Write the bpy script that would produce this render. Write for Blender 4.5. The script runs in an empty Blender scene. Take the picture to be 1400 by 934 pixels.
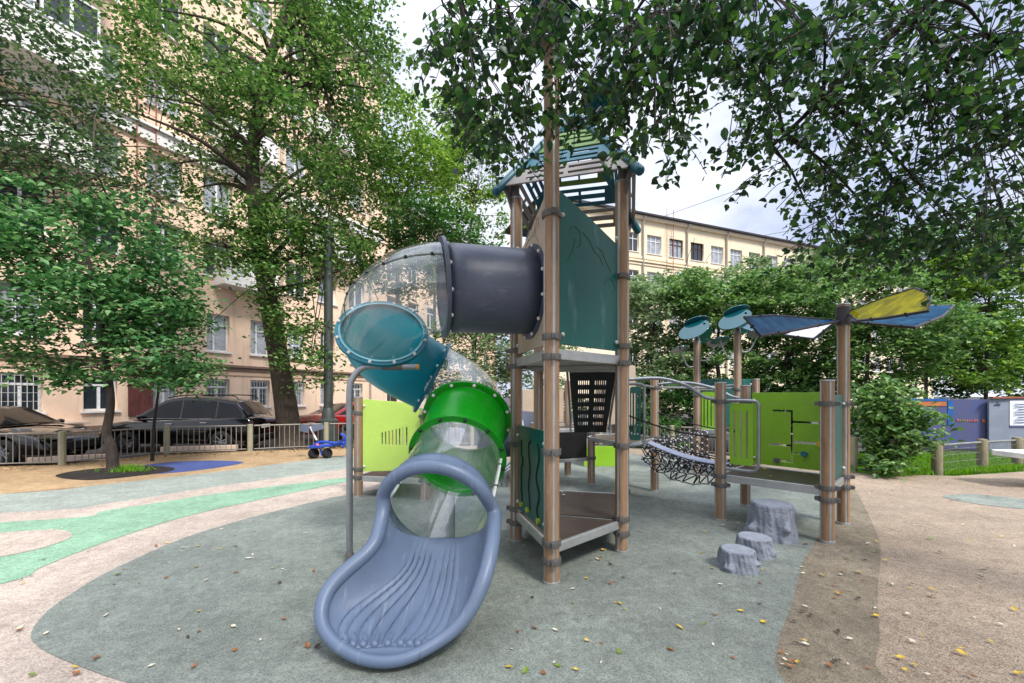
import bpy, bmesh, math, random
import numpy as np
from mathutils import Vector, Matrix
R = math.radians
random.seed(7)
scene = bpy.context.scene
COL = scene.collection
F, EYE, HX, HY = 580.0, 1.5, 700.0, 540.0     # lens, eye height and horizon as measured on the photograph

# ------------------------------------------------------------------ helpers
def lin(c):
    return tuple(((v/255)/12.92 if v/255 <= .04045 else ((v/255+.055)/1.055)**2.4) for v in c)
def V(*a): return Vector(a)
def gp(px, py, z=0.0):
    d = F*(EYE-z)/(py-HY)
    return Vector(((px-HX)/F*d, d, z))
def at(px, py, d):
    return Vector(((px-HX)/F*d, d, EYE+(HY-py)/F*d))

def tag(o, label=None, cat=None, group=None, kind=None):
    if label: o['label'] = label
    if cat: o['category'] = cat
    if group: o['group'] = group
    if kind: o['kind'] = kind
    return o
TOP = {}
def thing(name, label, cat, loc=(0,0,0), rz=0.0, group=None):
    o = bpy.data.objects.new(name, None); COL.objects.link(o)
    o.empty_display_size = .1
    o.location = loc; o.rotation_euler = (0,0,rz)
    return tag(o, label, cat, group)
def base_of(o):
    while o is not None and o.parent is not None: o = o.parent
    return o
def finish(name, me, mats, parent=None, smooth=None, bevel=0.0, world=True):
    """links a mesh; when world is set its vertices are in world space and are moved into the thing's frame"""
    if not isinstance(mats, (list, tuple)): mats = [mats]
    for m in mats: me.materials.append(m)
    o = bpy.data.objects.new(name, me); COL.objects.link(o)
    if parent is not None:
        o.parent = parent
        if world:
            b = base_of(parent)
            M = (Matrix.Translation(b.location) @ Matrix.Rotation(b.rotation_euler[2], 4, 'Z')).inverted()
            me.transform(M)
    if smooth is not None:
        me.shade_smooth() if smooth >= 180 else me.set_sharp_from_angle(angle=R(smooth))
        if smooth < 180: me.shade_smooth(); me.set_sharp_from_angle(angle=R(smooth))
    if bevel:
        md = o.modifiers.new('bevel', 'BEVEL'); md.width = bevel; md.segments = 2; md.limit_method = 'ANGLE'; md.angle_limit = R(40)
        md.harden_normals = False
    return o
def dup(o, parent=None, loc=None, rz=None):
    c = o.copy(); COL.objects.link(c)
    if parent is not None: c.parent = parent
    if loc is not None: c.location = loc
    if rz is not None: c.rotation_euler = (0,0,rz)
    for ch in list(o.children): dup(ch, c)
    return c

class MB:
    def __init__(s): s.v=[]; s.f=[]; s.m=[]
    def add(s, vs, fs, mi=0):
        n=len(s.v); s.v += [tuple(v) for v in vs]
        for f in fs: s.f.append([i+n for i in f]); s.m.append(mi)
    def box(s, c, size, M=None, mi=0):
        c=Vector(c); h=Vector(size)/2
        vs=[Vector((x*h.x,y*h.y,z*h.z)) for x in(-1,1) for y in(-1,1) for z in(-1,1)]
        if M is not None: vs=[M.to_3x3()@v for v in vs]
        s.add([v+c for v in vs],[[0,1,3,2],[4,6,7,5],[0,4,5,1],[2,3,7,6],[0,2,6,4],[1,5,7,3]],mi); return s
    def beam(s, p0, p1, w, h, mi=0, up=(0,0,1)):
        p0=Vector(p0);p1=Vector(p1);d=(p1-p0);L=d.length;d.normalize()
        u=Vector(up); side=d.cross(u)
        if side.length<1e-4: side=d.cross(Vector((1,0,0)))
        side.normalize(); u=side.cross(d)
        M=Matrix((d,side,u)).transposed()
        return s.box((p0+p1)/2,(L,w,h),M,mi)
    def tube(s, path, r, n=12, cap=True, mi=0, closed=False):
        P=[Vector(p) for p in path]; N=len(P)
        rs = r if isinstance(r,(list,tuple)) else [r]*N
        T=[]
        for i in range(N):
            if closed: t=P[(i+1)%N]-P[i-1]
            else: t=P[min(i+1,N-1)]-P[max(i-1,0)]
            T.append(t.normalized())
        a=Vector((0,0,1)) if abs(T[0].z)<.9 else Vector((1,0,0))
        u=(a-T[0]*a.dot(T[0])).normalized()
        vs=[];fs=[]
        for i in range(N):
            u=(u-T[i]*u.dot(T[i])).normalized(); w=T[i].cross(u)
            for k in range(n):
                an=2*math.pi*k/n
                vs.append(P[i]+(u*math.cos(an)+w*math.sin(an))*rs[i])
        for i in range(N if closed else N-1):
            j=(i+1)%N
            for k in range(n):
                fs.append([i*n+k,i*n+(k+1)%n,j*n+(k+1)%n,j*n+k])
        if cap and not closed:
            fs.append(list(range(n-1,-1,-1))); fs.append([(N-1)*n+k for k in range(n)])
        s.add(vs,fs,mi); return s
    def cyl(s,p0,p1,r,n=16,r1=None,mi=0):
        return s.tube([p0,p1],[r,r if r1 is None else r1],n,True,mi)
    def lathe(s, prof, c=(0,0,0), n=24, mi=0, M=None):
        c=Vector(c); vs=[];fs=[];K=len(prof)
        for k in range(n):
            a=2*math.pi*k/n
            for r,z in prof:
                v=Vector((r*math.cos(a),r*math.sin(a),z))
                if M is not None: v=M.to_3x3()@v
                vs.append(v+c)
        for k in range(n):
            j=(k+1)%n
            for i in range(K-1): fs.append([k*K+i,j*K+i,j*K+i+1,k*K+i+1])
        s.add(vs,fs,mi); return s
    def ball(s,c,r,n=10,mi=0,sc=(1,1,1)):
        pr=[(math.sin(math.pi*i/6)*r,-math.cos(math.pi*i/6)*r) for i in range(7)]
        pr[0]=(1e-4,-r);pr[-1]=(1e-4,r)
        t=MB().lathe(pr,(0,0,0),n)
        s.add([Vector((v[0]*sc[0],v[1]*sc[1],v[2]*sc[2]))+Vector(c) for v in t.v],t.f,mi); return s
    def prism(s, pts, z0, z1, mi=0, M=None):
        n=len(pts)
        vs=[Vector((p[0],p[1],z0)) for p in pts]+[Vector((p[0],p[1],z1)) for p in pts]
        if M is not None: vs=[M@v for v in vs]
        fs=[list(range(n-1,-1,-1)),list(range(n,2*n))]+[[i,(i+1)%n,n+(i+1)%n,n+i] for i in range(n)]
        s.add(vs,fs,mi); return s
    def grid(s, fn, nu, nv, mi=0, wrap=False):
        vs=[fn(i/(nu if wrap else nu-1),j/(nv-1)) for j in range(nv) for i in range(nu)]
        fs=[[j*nu+i,j*nu+(i+1)%nu,(j+1)*nu+(i+1)%nu,(j+1)*nu+i] for j in range(nv-1) for i in range(nu if wrap else nu-1)]
        s.add(vs,fs,mi); return s
    def mesh(s,name):
        me=bpy.data.meshes.new(name); me.from_pydata([tuple(v) for v in s.v],[],s.f)
        me.polygons.foreach_set('material_index',s.m)
        bm=bmesh.new(); bm.from_mesh(me); bmesh.ops.recalc_face_normals(bm,faces=bm.faces); bm.to_mesh(me); bm.free()
        me.update(); return me
    def build(s,name,mats,parent=None,smooth=40,bevel=0.0,world=True):
        return finish(name,s.mesh(name),mats,parent,smooth,bevel,world)

def frame(o,u,n):
    """matrix: local x -> u, y -> up-ish, z -> n"""
    u=Vector(u).normalized(); n=Vector(n).normalized(); v=n.cross(u).normalized()
    M=Matrix((u,v,n)).transposed().to_4x4(); M.translation=Vector(o); return M
def rrect(x0,y0,x1,y1,r=.02,n=4):
    pts=[]
    for cx,cy,a in((x1-r,y0+r,-90),(x1-r,y1-r,0),(x0+r,y1-r,90),(x0+r,y0+r,180)):
        for k in range(n+1):
            t=R(a+90*k/n); pts.append((cx+r*math.cos(t),cy+r*math.sin(t)))
    return pts
def plate_mesh(outline,holes,thick,M,name='plate',edge=0.0):
    cu=bpy.data.curves.new(name,'CURVE'); cu.dimensions='2D'; cu.fill_mode='BOTH'; cu.extrude=thick/2-edge; cu.bevel_depth=edge; cu.offset=-edge
    for loop in [outline]+list(holes):
        sp=cu.splines.new('POLY'); sp.points.add(len(loop)-1)
        for p,q in zip(sp.points,loop): p.co=(q[0],q[1],0,1)
        sp.use_cyclic_u=True
    o=bpy.data.objects.new(name,cu); COL.objects.link(o)
    dg=bpy.context.evaluated_depsgraph_get(); me=bpy.data.meshes.new_from_object(o.evaluated_get(dg),depsgraph=dg)
    bpy.data.objects.remove(o); bpy.data.curves.remove(cu)
    me.materials.clear(); me.transform(M); me.update(); me.name=name
    return me
def plate(name,outline,holes,thick,M,mat,parent=None,edge=0.003,smooth=30,world=True):
    return finish(name,plate_mesh(outline,holes,thick,M,name,edge),mat,parent,smooth,0,world)
def text_mesh(txt,size,M,thick=.004,name='lettering'):
    cu=bpy.data.curves.new(name,'FONT'); cu.body=txt; cu.size=size; cu.extrude=thick/2; cu.align_x='CENTER'; cu.align_y='CENTER'
    o=bpy.data.objects.new(name,cu); COL.objects.link(o)
    dg=bpy.context.evaluated_depsgraph_get(); me=bpy.data.meshes.new_from_object(o.evaluated_get(dg),depsgraph=dg)
    bpy.data.objects.remove(o); bpy.data.curves.remove(cu)
    me.materials.clear(); me.transform(M); me.update(); me.name=name; return me
def hermite(p0,t0,p1,t1,n):
    out=[]
    for i in range(n):
        t=i/(n-1); t2=t*t;t3=t2*t
        out.append(Vector(p0)*(2*t3-3*t2+1)+Vector(t0)*(t3-2*t2+t)+Vector(p1)*(-2*t3+3*t2)+Vector(t1)*(t3-t2))
    return out
def spline(pts,n=8,closed=False):
    P=[Vector(p) for p in pts]; N=len(P); out=[]
    for i in range(N if closed else N-1):
        g=(lambda k:P[k%N]) if closed else (lambda k:P[min(max(k,0),N-1)])
        a,b,c,d=g(i-1),g(i),g(i+1),g(i+2)
        for k in range(n):
            t=k/n; out.append(.5*((2*b)+(c-a)*t+(2*a-5*b+4*c-d)*t*t+(3*b-a-3*c+d)*t**3))
    if not closed: out.append(P[-1])
    return out

# ------------------------------------------------------------------ materials
def newmat(name):
    m=bpy.data.materials.new(name); m.use_nodes=True
    nt=m.node_tree; return m,nt,nt.nodes['Principled BSDF']
def N(nt,t,**kw):
    n=nt.nodes.new(t)
    for k,v in kw.items(): setattr(n,k,v)
    return n
def mat(name,rgb,rough=.6,metal=0.0,var=.12,scale=6.0,bump=0.0,bscale=60.0,spec=.5,stretch=(1,1,1),rgb2=None,grime=0.0,coat=0.0):
    m,nt,b=newmat(name); L=nt.links
    c=lin(rgb); c2=lin(rgb2) if rgb2 else tuple(x*(1-var*1.6) for x in c); c1=c if rgb2 else tuple(min(1,x*(1+var)) for x in c)
    tc=N(nt,'ShaderNodeTexCoord'); mp=N(nt,'ShaderNodeMapping'); mp.inputs['Scale'].default_value=stretch
    L.new(tc.outputs['Object'],mp.inputs['Vector'])
    no=N(nt,'ShaderNodeTexNoise'); no.inputs['Scale'].default_value=scale; no.inputs['Detail'].default_value=6; no.inputs['Roughness'].default_value=.62
    L.new(mp.outputs['Vector'],no.inputs['Vector'])
    rp=N(nt,'ShaderNodeValToRGB'); rp.color_ramp.elements[0].position=.33; rp.color_ramp.elements[1].position=.67
    rp.color_ramp.elements[0].color=(*c2,1); rp.color_ramp.elements[1].color=(*c1,1)
    L.new(no.outputs['Fac'],rp.inputs['Fac'])
    out=rp.outputs['Color']
    if grime:
        n3=N(nt,'ShaderNodeTexNoise'); n3.inputs['Scale'].default_value=scale*.31+.7; n3.inputs['Detail'].default_value=8; n3.inputs['Roughness'].default_value=.7
        L.new(tc.outputs['Object'],n3.inputs['Vector'])
        r3=N(nt,'ShaderNodeValToRGB'); r3.color_ramp.elements[0].position=.48; r3.color_ramp.elements[1].position=.72
        r3.color_ramp.elements[0].color=(0,0,0,1); r3.color_ramp.elements[1].color=(grime,)*3+(1,)
        L.new(n3.outputs['Fac'],r3.inputs['Fac'])
        mx=N(nt,'ShaderNodeMix',data_type='RGBA'); L.new(r3.outputs['Color'],mx.inputs['Factor']); L.new(out,mx.inputs['A']); mx.inputs['B'].default_value=(.09,.08,.065,1)
        out=mx.outputs['Result']
    L.new(out,b.inputs['Base Color'])
    b.inputs['Roughness'].default_value=rough; b.inputs['Metallic'].default_value=metal; b.inputs['Specular IOR Level'].default_value=spec
    if coat: b.inputs['Coat Weight'].default_value=coat; b.inputs['Coat Roughness'].default_value=.05
    mr=N(nt,'ShaderNodeMapRange'); mr.inputs['To Min'].default_value=max(0,rough-.08); mr.inputs['To Max'].default_value=min(1,rough+.1)
    L.new(no.outputs['Fac'],mr.inputs['Value']); L.new(mr.outputs['Result'],b.inputs['Roughness'])
    if bump:
        n2=N(nt,'ShaderNodeTexNoise'); n2.inputs['Scale'].default_value=bscale; n2.inputs['Detail'].default_value=4
        L.new(mp.outputs['Vector'],n2.inputs['Vector'])
        bp=N(nt,'ShaderNodeBump'); bp.inputs['Strength'].default_value=bump; bp.inputs['Distance'].default_value=.02
        L.new(n2.outputs['Fac'],bp.inputs['Height']); L.new(bp.outputs['Normal'],b.inputs['Normal'])
    return m
def rubber(name,rgb,speck=.35,big=.14):
    """poured granulate: fine chips of several tones, faint large stains"""
    m,nt,b=newmat(name); L=nt.links; c=lin(rgb)
    tc=N(nt,'ShaderNodeTexCoord')
    vo=N(nt,'ShaderNodeTexVoronoi'); vo.inputs['Scale'].default_value=150; L.new(tc.outputs['Object'],vo.inputs['Vector'])
    sp=N(nt,'ShaderNodeSeparateColor'); L.new(vo.outputs['Color'],sp.inputs['Color'])
    r1=N(nt,'ShaderNodeValToRGB'); e=r1.color_ramp.elements
    e[0].color=(*[x*(1-speck*1.5) for x in c],1); e[1].color=(*[min(1,x*(1+speck)) for x in c],1)
    k=r1.color_ramp.elements.new(.5); k.color=(*c,1)
    L.new(sp.outputs['Red'],r1.inputs['Fac'])
    out=r1.outputs['Color']
    for sc,det,amt,dark in((.55,8,big,.55),(3.1,6,big*.8,.6),(14.0,5,big*.9,.62)):
        n=N(nt,'ShaderNodeTexNoise'); n.inputs['Scale'].default_value=sc; n.inputs['Detail'].default_value=det; n.inputs['Roughness'].default_value=.68
        L.new(tc.outputs['Object'],n.inputs['Vector'])
        mr=N(nt,'ShaderNodeMapRange'); mr.inputs['From Min'].default_value=.35; mr.inputs['From Max'].default_value=.7
        mr.inputs['To Min'].default_value=1-amt*1.5; mr.inputs['To Max'].default_value=1+amt*.8; L.new(n.outputs['Fac'],mr.inputs['Value'])
        mx=N(nt,'ShaderNodeMix',data_type='RGBA',blend_type='MULTIPLY'); mx.inputs['Factor'].default_value=1
        L.new(out,mx.inputs['A']); L.new(mr.outputs['Result'],mx.inputs['B']); out=mx.outputs['Result']
    ns=N(nt,'ShaderNodeTexNoise'); ns.inputs['Scale'].default_value=1.25; ns.inputs['Detail'].default_value=9; ns.inputs['Roughness'].default_value=.7; ns.inputs['Distortion'].default_value=.8; L.new(tc.outputs['Object'],ns.inputs['Vector'])
    rs_=N(nt,'ShaderNodeMapRange'); rs_.inputs['From Min'].default_value=.53; rs_.inputs['From Max'].default_value=.68; rs_.inputs['To Min'].default_value=1.0; rs_.inputs['To Max'].default_value=.84; L.new(ns.outputs['Fac'],rs_.inputs['Value'])
    mxs=N(nt,'ShaderNodeMix',data_type='RGBA',blend_type='MULTIPLY'); mxs.inputs['Factor'].default_value=1; L.new(out,mxs.inputs['A']); L.new(rs_.outputs['Result'],mxs.inputs['B']); out=mxs.outputs['Result']
    L.new(out,b.inputs['Base Color']); b.inputs['Roughness'].default_value=.82; b.inputs['Specular IOR Level'].default_value=.35
    bp=N(nt,'ShaderNodeBump'); bp.inputs['Strength'].default_value=.55; bp.inputs['Distance'].default_value=.006
    L.new(vo.outputs['Distance'],bp.inputs['Height']); L.new(bp.outputs['Normal'],b.inputs['Normal'])
    return m
def leafmat(name,a,bc,c,trans=.35,rough=.45):
    m=bpy.data.materials.new(name); m.use_nodes=True; nt=m.node_tree; L=nt.links
    for n in list(nt.nodes): nt.nodes.remove(n)
    out=N(nt,'ShaderNodeOutputMaterial'); ge=N(nt,'ShaderNodeNewGeometry')
    rp=N(nt,'ShaderNodeValToRGB'); e=rp.color_ramp.elements
    e[0].color=(*lin(a),1); e[1].color=(*lin(c),1); k=e.new(.55); k.color=(*lin(bc),1)
    L.new(ge.outputs['Random Per Island'],rp.inputs['Fac'])
    pb=N(nt,'ShaderNodeBsdfPrincipled'); pb.inputs['Roughness'].default_value=rough; pb.inputs['Specular IOR Level'].default_value=.4
    tr=N(nt,'ShaderNodeBsdfTranslucent')
    hs=N(nt,'ShaderNodeHueSaturation'); hs.inputs['Hue'].default_value=.485; hs.inputs['Saturation'].default_value=1.1; hs.inputs['Value'].default_value=1.5
    L.new(rp.outputs['Color'],hs.inputs['Color']); L.new(hs.outputs['Color'],tr.inputs['Color'])
    L.new(rp.outputs['Color'],pb.inputs['Base Color'])
    mx=N(nt,'ShaderNodeMixShader'); mx.inputs['Fac'].default_value=trans
    L.new(pb.outputs[0],mx.inputs[1]); L.new(tr.outputs[0],mx.inputs[2]); L.new(mx.outputs[0],out.inputs['Surface'])
    return m
def clearmat(name,tint=(.95,.97,.97),gloss=.05,milky=.10,tone=(.8,.83,.83)):
    m=bpy.data.materials.new(name); m.use_nodes=True; nt=m.node_tree; L=nt.links
    for n in list(nt.nodes): nt.nodes.remove(n)
    out=N(nt,'ShaderNodeOutputMaterial'); tp=N(nt,'ShaderNodeBsdfTransparent'); tp.inputs['Color'].default_value=(*tint,1)
    gl=N(nt,'ShaderNodeBsdfGlossy'); gl.inputs['Roughness'].default_value=gloss
    df=N(nt,'ShaderNodeBsdfDiffuse'); df.inputs['Color'].default_value=(*tone,1)
    tc=N(nt,'ShaderNodeTexCoord'); no=N(nt,'ShaderNodeTexNoise'); no.inputs['Scale'].default_value=3; no.inputs['Detail'].default_value=8; L.new(tc.outputs['Object'],no.inputs['Vector'])
    mr=N(nt,'ShaderNodeMapRange'); mr.inputs['From Min'].default_value=.4; mr.inputs['From Max'].default_value=.75; mr.inputs['To Min'].default_value=milky*.4; mr.inputs['To Max'].default_value=milky*2
    L.new(no.outputs['Fac'],mr.inputs['Value'])
    m1=N(nt,'ShaderNodeMixShader'); L.new(mr.outputs['Result'],m1.inputs['Fac']); L.new(tp.outputs[0],m1.inputs[1]); L.new(df.outputs[0],m1.inputs[2])
    fr=N(nt,'ShaderNodeFresnel'); ge=N(nt,'ShaderNodeNewGeometry'); mi=N(nt,'ShaderNodeMapRange'); mi.inputs['To Min'].default_value=2.0; mi.inputs['To Max'].default_value=1/2.0
    L.new(ge.outputs['Backfacing'],mi.inputs['Value']); L.new(mi.outputs['Result'],fr.inputs['IOR'])
    m2=N(nt,'ShaderNodeMixShader'); L.new(fr.outputs[0],m2.inputs['Fac']); L.new(m1.outputs[0],m2.inputs[1]); L.new(gl.outputs[0],m2.inputs[2])
    L.new(m2.outputs[0],out.inputs['Surface']); return m

def petalmat(name,col):
    m=bpy.data.materials.new(name); m.use_nodes=True; nt=m.node_tree; L=nt.links
    for n in list(nt.nodes): nt.nodes.remove(n)
    out=N(nt,'ShaderNodeOutputMaterial'); tr=N(nt,'ShaderNodeBsdfTranslucent'); tp=N(nt,'ShaderNodeBsdfTransparent'); gl=N(nt,'ShaderNodeBsdfGlossy'); gl.inputs['Roughness'].default_value=.08
    tc=N(nt,'ShaderNodeTexCoord'); no=N(nt,'ShaderNodeTexNoise'); no.inputs['Scale'].default_value=9; no.inputs['Detail'].default_value=5; L.new(tc.outputs['Object'],no.inputs['Vector'])
    rp=N(nt,'ShaderNodeValToRGB'); rp.color_ramp.elements[0].position=.35; rp.color_ramp.elements[1].position=.65; rp.color_ramp.elements[0].color=(*[c*.7 for c in col],1); rp.color_ramp.elements[1].color=(*[min(1,c*1.15) for c in col],1); L.new(no.outputs['Fac'],rp.inputs['Fac'])
    L.new(rp.outputs['Color'],tr.inputs['Color']); L.new(rp.outputs['Color'],tp.inputs['Color'])
    m1=N(nt,'ShaderNodeMixShader'); m1.inputs['Fac'].default_value=.15; L.new(tr.outputs[0],m1.inputs[1]); L.new(tp.outputs[0],m1.inputs[2])
    m2=N(nt,'ShaderNodeMixShader'); m2.inputs['Fac'].default_value=.06; L.new(m1.outputs[0],m2.inputs[1]); L.new(gl.outputs[0],m2.inputs[2]); L.new(m2.outputs[0],out.inputs['Surface']); return m
def glow(m,col,f=.3):
    nt=m.node_tree; L=nt.links; out=[n for n in nt.nodes if n.type=='OUTPUT_MATERIAL'][0]; pb=nt.nodes['Principled BSDF']
    tr=N(nt,'ShaderNodeBsdfTranslucent'); tr.inputs['Color'].default_value=(*col,1); mx=N(nt,'ShaderNodeMixShader'); mx.inputs['Fac'].default_value=f
    L.new(pb.outputs[0],mx.inputs[1]); L.new(tr.outputs[0],mx.inputs[2]); L.new(mx.outputs[0],out.inputs['Surface']); return m
def scuffed(m,stretch,lo=.56,hi=.7,col=(.05,.045,.045),amt=.55):
    nt=m.node_tree; L=nt.links; b=nt.nodes['Principled BSDF']; src=b.inputs['Base Color'].links[0].from_socket
    tc=N(nt,'ShaderNodeTexCoord'); mp=N(nt,'ShaderNodeMapping'); mp.inputs['Scale'].default_value=stretch; L.new(tc.outputs['Object'],mp.inputs['Vector'])
    no=N(nt,'ShaderNodeTexNoise'); no.inputs['Scale'].default_value=1; no.inputs['Detail'].default_value=5; no.inputs['Roughness'].default_value=.6; L.new(mp.outputs['Vector'],no.inputs['Vector'])
    mr=N(nt,'ShaderNodeMapRange'); mr.inputs['From Min'].default_value=lo; mr.inputs['From Max'].default_value=hi; mr.inputs['To Max'].default_value=amt; L.new(no.outputs['Fac'],mr.inputs['Value'])
    mx=N(nt,'ShaderNodeMix',data_type='RGBA'); L.new(mr.outputs['Result'],mx.inputs['Factor']); L.new(src,mx.inputs['A']); mx.inputs['B'].default_value=(*col,1); L.new(mx.outputs['Result'],b.inputs['Base Color']); return m
M_={}
def mk():
    m=M_
    m['post']=mat('brown_composite_wood',(150,118,88),.55,0,.12,7,.12,120,stretch=(6,6,.7),grime=.25)
    m['post']=scuffed(m['post'],(34,34,2.5),.56,.72,(.07,.045,.03),.55)
    m['alu']=mat('brushed_aluminium',(176,178,176),.42,.6,.08,9,.05,200,grime=.2)
    m['clamp']=mat('cast_grey_clamp',(104,101,98),.55,.35,.12,30,.2,150,grime=.3)
    m['galv']=mat('galvanised_tube',(150,153,156),.38,.75,.08,12)
    m['teal_panel']=mat('dark_teal_board',(6,84,76),.42,0,.07,4,.06,260,grime=.12)
    m['beige_panel']=mat('beige_board',(178,160,140),.5,0,.06,4,.06,260,grime=.15)
    m['lime_panel']=mat('lime_board',(130,178,36),.42,0,.06,4,.05,260,grime=.15)
    m['lime_pale']=mat('pale_lime_board',(184,214,96),.45,0,.05,4,.05,260,grime=.12)
    m['lime_panel']=scuffed(m['lime_panel'],(3,3,14),.6,.75,(.3,.34,.2),.3); m['teal_panel']=scuffed(m['teal_panel'],(9,9,3),.58,.74,(.16,.26,.25),.3)
    m['cut']=mat('black_groove',(14,16,16),.7)
    m['deck']=mat('brown_hpl_deck',(58,46,40),.4,0,.12,9,.1,90,grime=.3)
    m['deck_grey']=mat('grey_deck_board',(122,122,122),.5,.1,.1,6,.1,90,stretch=(1,12,1))
    m['black']=mat('black_hpl_board',(18,18,19),.4,0,.15,6,.05,200)
    m['slat']=mat('warm_grey_board',(130,124,120),.55,0,.06,6,.05,200,grime=.15)
    m['roofgreen']=mat('moss_green_board',(84,116,44),.5,0,.08,6,.05,200)
    m['roofblue']=mat('petrol_board',(14,84,100),.45,0,.08,6,.05,200)
    m['tealtube']=glow(mat('teal_pe_tube',(4,112,130),.32,0,.07,5,.05,140,grime=.12),(0,.42,.5))
    m['teal']=mat('teal_moulded_plastic',(20,112,124),.32,0,.06,4,.06,160,grime=.12)
    m['navy']=scuffed(mat('navy_moulded_plastic',(70,77,94),.42,0,.07,3,.08,180,grime=.2),(4,22,22),.58,.74,(.2,.22,.27),.35)
    m['green']=glow(mat('bright_green_plastic',(14,146,22),.28,0,.06,4,.06,160,grime=.1),(.02,.6,.03),.22)
    m['slide']=scuffed(scuffed(mat('grey_blue_moulded_plastic',(92,108,132),.4,0,.07,2.2,.07,220,grime=.25),(46,3.2,5),.6,.72,(.06,.05,.05),.5),(30,2.2,4),.6,.74,(.32,.36,.44),.5)
    m['clear']=clearmat('clear_polycarbonate')
    m['bolt']=mat('pale_cap',(205,205,200),.4)
    m['darkbolt']=mat('dark_bolt',(40,42,44),.4,.5)
    m['yellow']=mat('yellow_cap',(222,150,28),.5)
    m['knob']=mat('olive_knob',(168,174,60),.5)
    m['ycircle']=mat('yellow_knob',(206,170,30),.5)
    m['petalteal']=mat('glossy_teal_disc',(10,74,82),.1,0,.05,6,coat=.4)
    m['petalblue']=petalmat('blue_translucent_petal',(.27,.58,1.0))
    m['petalyellow']=petalmat('yellow_translucent_petal',(.88,.88,.05))
    m['petalwhite']=mat('white_petal',(225,228,230),.35)
    m['petalframe']=mat('dark_petal_frame',(62,60,64),.5,.3)
    m['stone']=mat('grey_cast_stump',(132,138,150),.7,0,.22,7,.8,34,grime=.35)
    m['stonetop']=mat('pale_stump_top',(142,148,158),.6,0,.12,16,.3,50)
    m['rope']=mat('black_rope',(26,26,28),.8,0,.1,40,.4,400)
    m['ropeclip']=mat('pale_rope_joint',(170,168,176),.5)
    m['belt']=mat('grey_blue_belt',(150,156,176),.6,0,.1,8,.1,150)
    m['leafy']=None
    # ground
    m['g_tan']=rubber('tan_rubber',(166,148,128)); m['g_sand']=rubber('ochre_sand',(190,160,122),.28,.18)
    m['g_grey']=rubber('grey_green_rubber',(136,143,134),.25,.16); m['g_grey2']=rubber('pale_grey_green_rubber',(158,166,156),.26)
    m['g_beige']=rubber('beige_rubber',(192,176,162),.25); m['g_green']=rubber('mint_green_rubber',(140,176,148),.25,.14)
    m['g_blue']=rubber('blue_rubber',(76,92,150),.3); m['g_brown']=rubber('grey_brown_rubber',(146,134,114),.26,.2)
    m['g_mulch']=rubber('dark_mulch',(56,50,48),.7,.4); m['asphalt']=rubber('yard_asphalt',(82,80,80),.3,.25)
    m['g_grass']=rubber('lawn_soil',(70,98,34),.5,.35)
    # buildings
    m['peach']=mat('peach_render',(238,206,178),.85,0,.05,.7,.15,40,grime=.16)
    m['peachbase']=mat('peach_ground_floor',(214,182,154),.85,0,.06,.9,.15,40,grime=.22)
    m['whiteplaster']=mat('white_plaster',(226,222,218),.8,0,.05,2,.1,50,grime=.15)
    m['cream']=scuffed(mat('cream_render',(230,214,184),.85,0,.04,.4,.1,20,grime=.1),(1.6,1.6,.12),.55,.75,(.42,.36,.26),.5); m['peach']=scuffed(m['peach'],(2.2,2.2,.16),.54,.74,(.42,.31,.23),.55)
    m['roofdark']=mat('dark_sheet_roof',(60,58,62),.5,.4)
    m['winwhite']=mat('white_window_frame',(222,222,222),.5); m['winbrown']=mat('brown_window_frame',(64,44,38),.6)
    m['glass']=mat('window_glass',(38,46,54),.06,0,.3,.5,spec=.8)
    m['curtain']=mat('curtained_glass',(150,156,164),.08,0,.25,2.5,spec=.8)
    m['grille']=mat('painted_grille',(196,194,190),.6); m['rust']=mat('rusty_ladder',(150,84,70),.7)
    m['pipe']=mat('zinc_downpipe',(176,170,160),.5,.3)
    m['awning']=mat('pale_metal_awning',(212,186,166),.5,.1); m['shutter']=mat('dark_red_board',(96,48,42),.6,0,.3,8,stretch=(1,1,.3))
    m['brownband']=mat('brown_string_course',(128,104,90),.8,0,.12,3)
    m['fencepost']=mat('olive_grey_post',(150,146,122),.75,0,.08,8,.15,60,grime=.2); m['fencebar']=mat('grey_fence_bar',(142,136,126),.6,.2,.1,12)
    m['log']=mat('weathered_log',(132,124,100),.85,0,.16,9,.4,40,stretch=(4,4,.5),grime=.25)
    m['wire']=mat('thin_grey_wire',(136,138,134),.5,.5)
    m['carblack']=mat('black_car_paint',(5,5,6),.12,0,.1,2,coat=1,spec=.3); m['carred']=mat('dark_red_car_paint',(150,18,22),.22,.1,.1,2,coat=1)
    m['carglass']=mat('car_glass',(12,15,17),.04,0,.4,1.3,spec=.35); m['chrome']=mat('chrome',(200,200,205),.15,1)
    m['tyre']=mat('tyre_rubber',(20,20,21),.8); m['rim']=mat('alloy_rim',(158,160,164),.35,.8); m['headlight']=mat('headlight_glass',(190,195,200),.1,.2)
    m['tail']=mat('red_tail_lamp',(140,10,16),.15); m['plate']=mat('number_plate',(220,220,215),.5); m['plastic']=mat('black_plastic',(26,26,28),.55)
    m['lamp']=mat('grey_green_cast_iron',(66,72,68),.5,.3,.1,8,grime=.25)
    m['scblue']=mat('blue_scooter_paint',(24,66,168),.3,.1,.1,6,coat=.4); m['scgrey']=mat('slate_board',(74,80,96),.55); m['white']=mat('white_paint',(222,222,220),.5)
    m['hblue']=mat('blue_banner',(72,88,136),.6,0,.25,1.6,rgb2=(90,82,114)); m['hgrey']=mat('grey_hoarding',(128,136,152),.6,0,.08,2,grime=.2); m['horange']=mat('orange_strip',(196,120,70),.6); m['hbright']=mat('bright_blue_strip',(30,96,170),.5)
    m['poster']=mat('white_poster',(226,230,240),.5,0,.02,4); m['ink']=mat('grey_print',(90,96,120),.6); m['redink']=mat('red_print',(186,104,108),.6)
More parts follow.
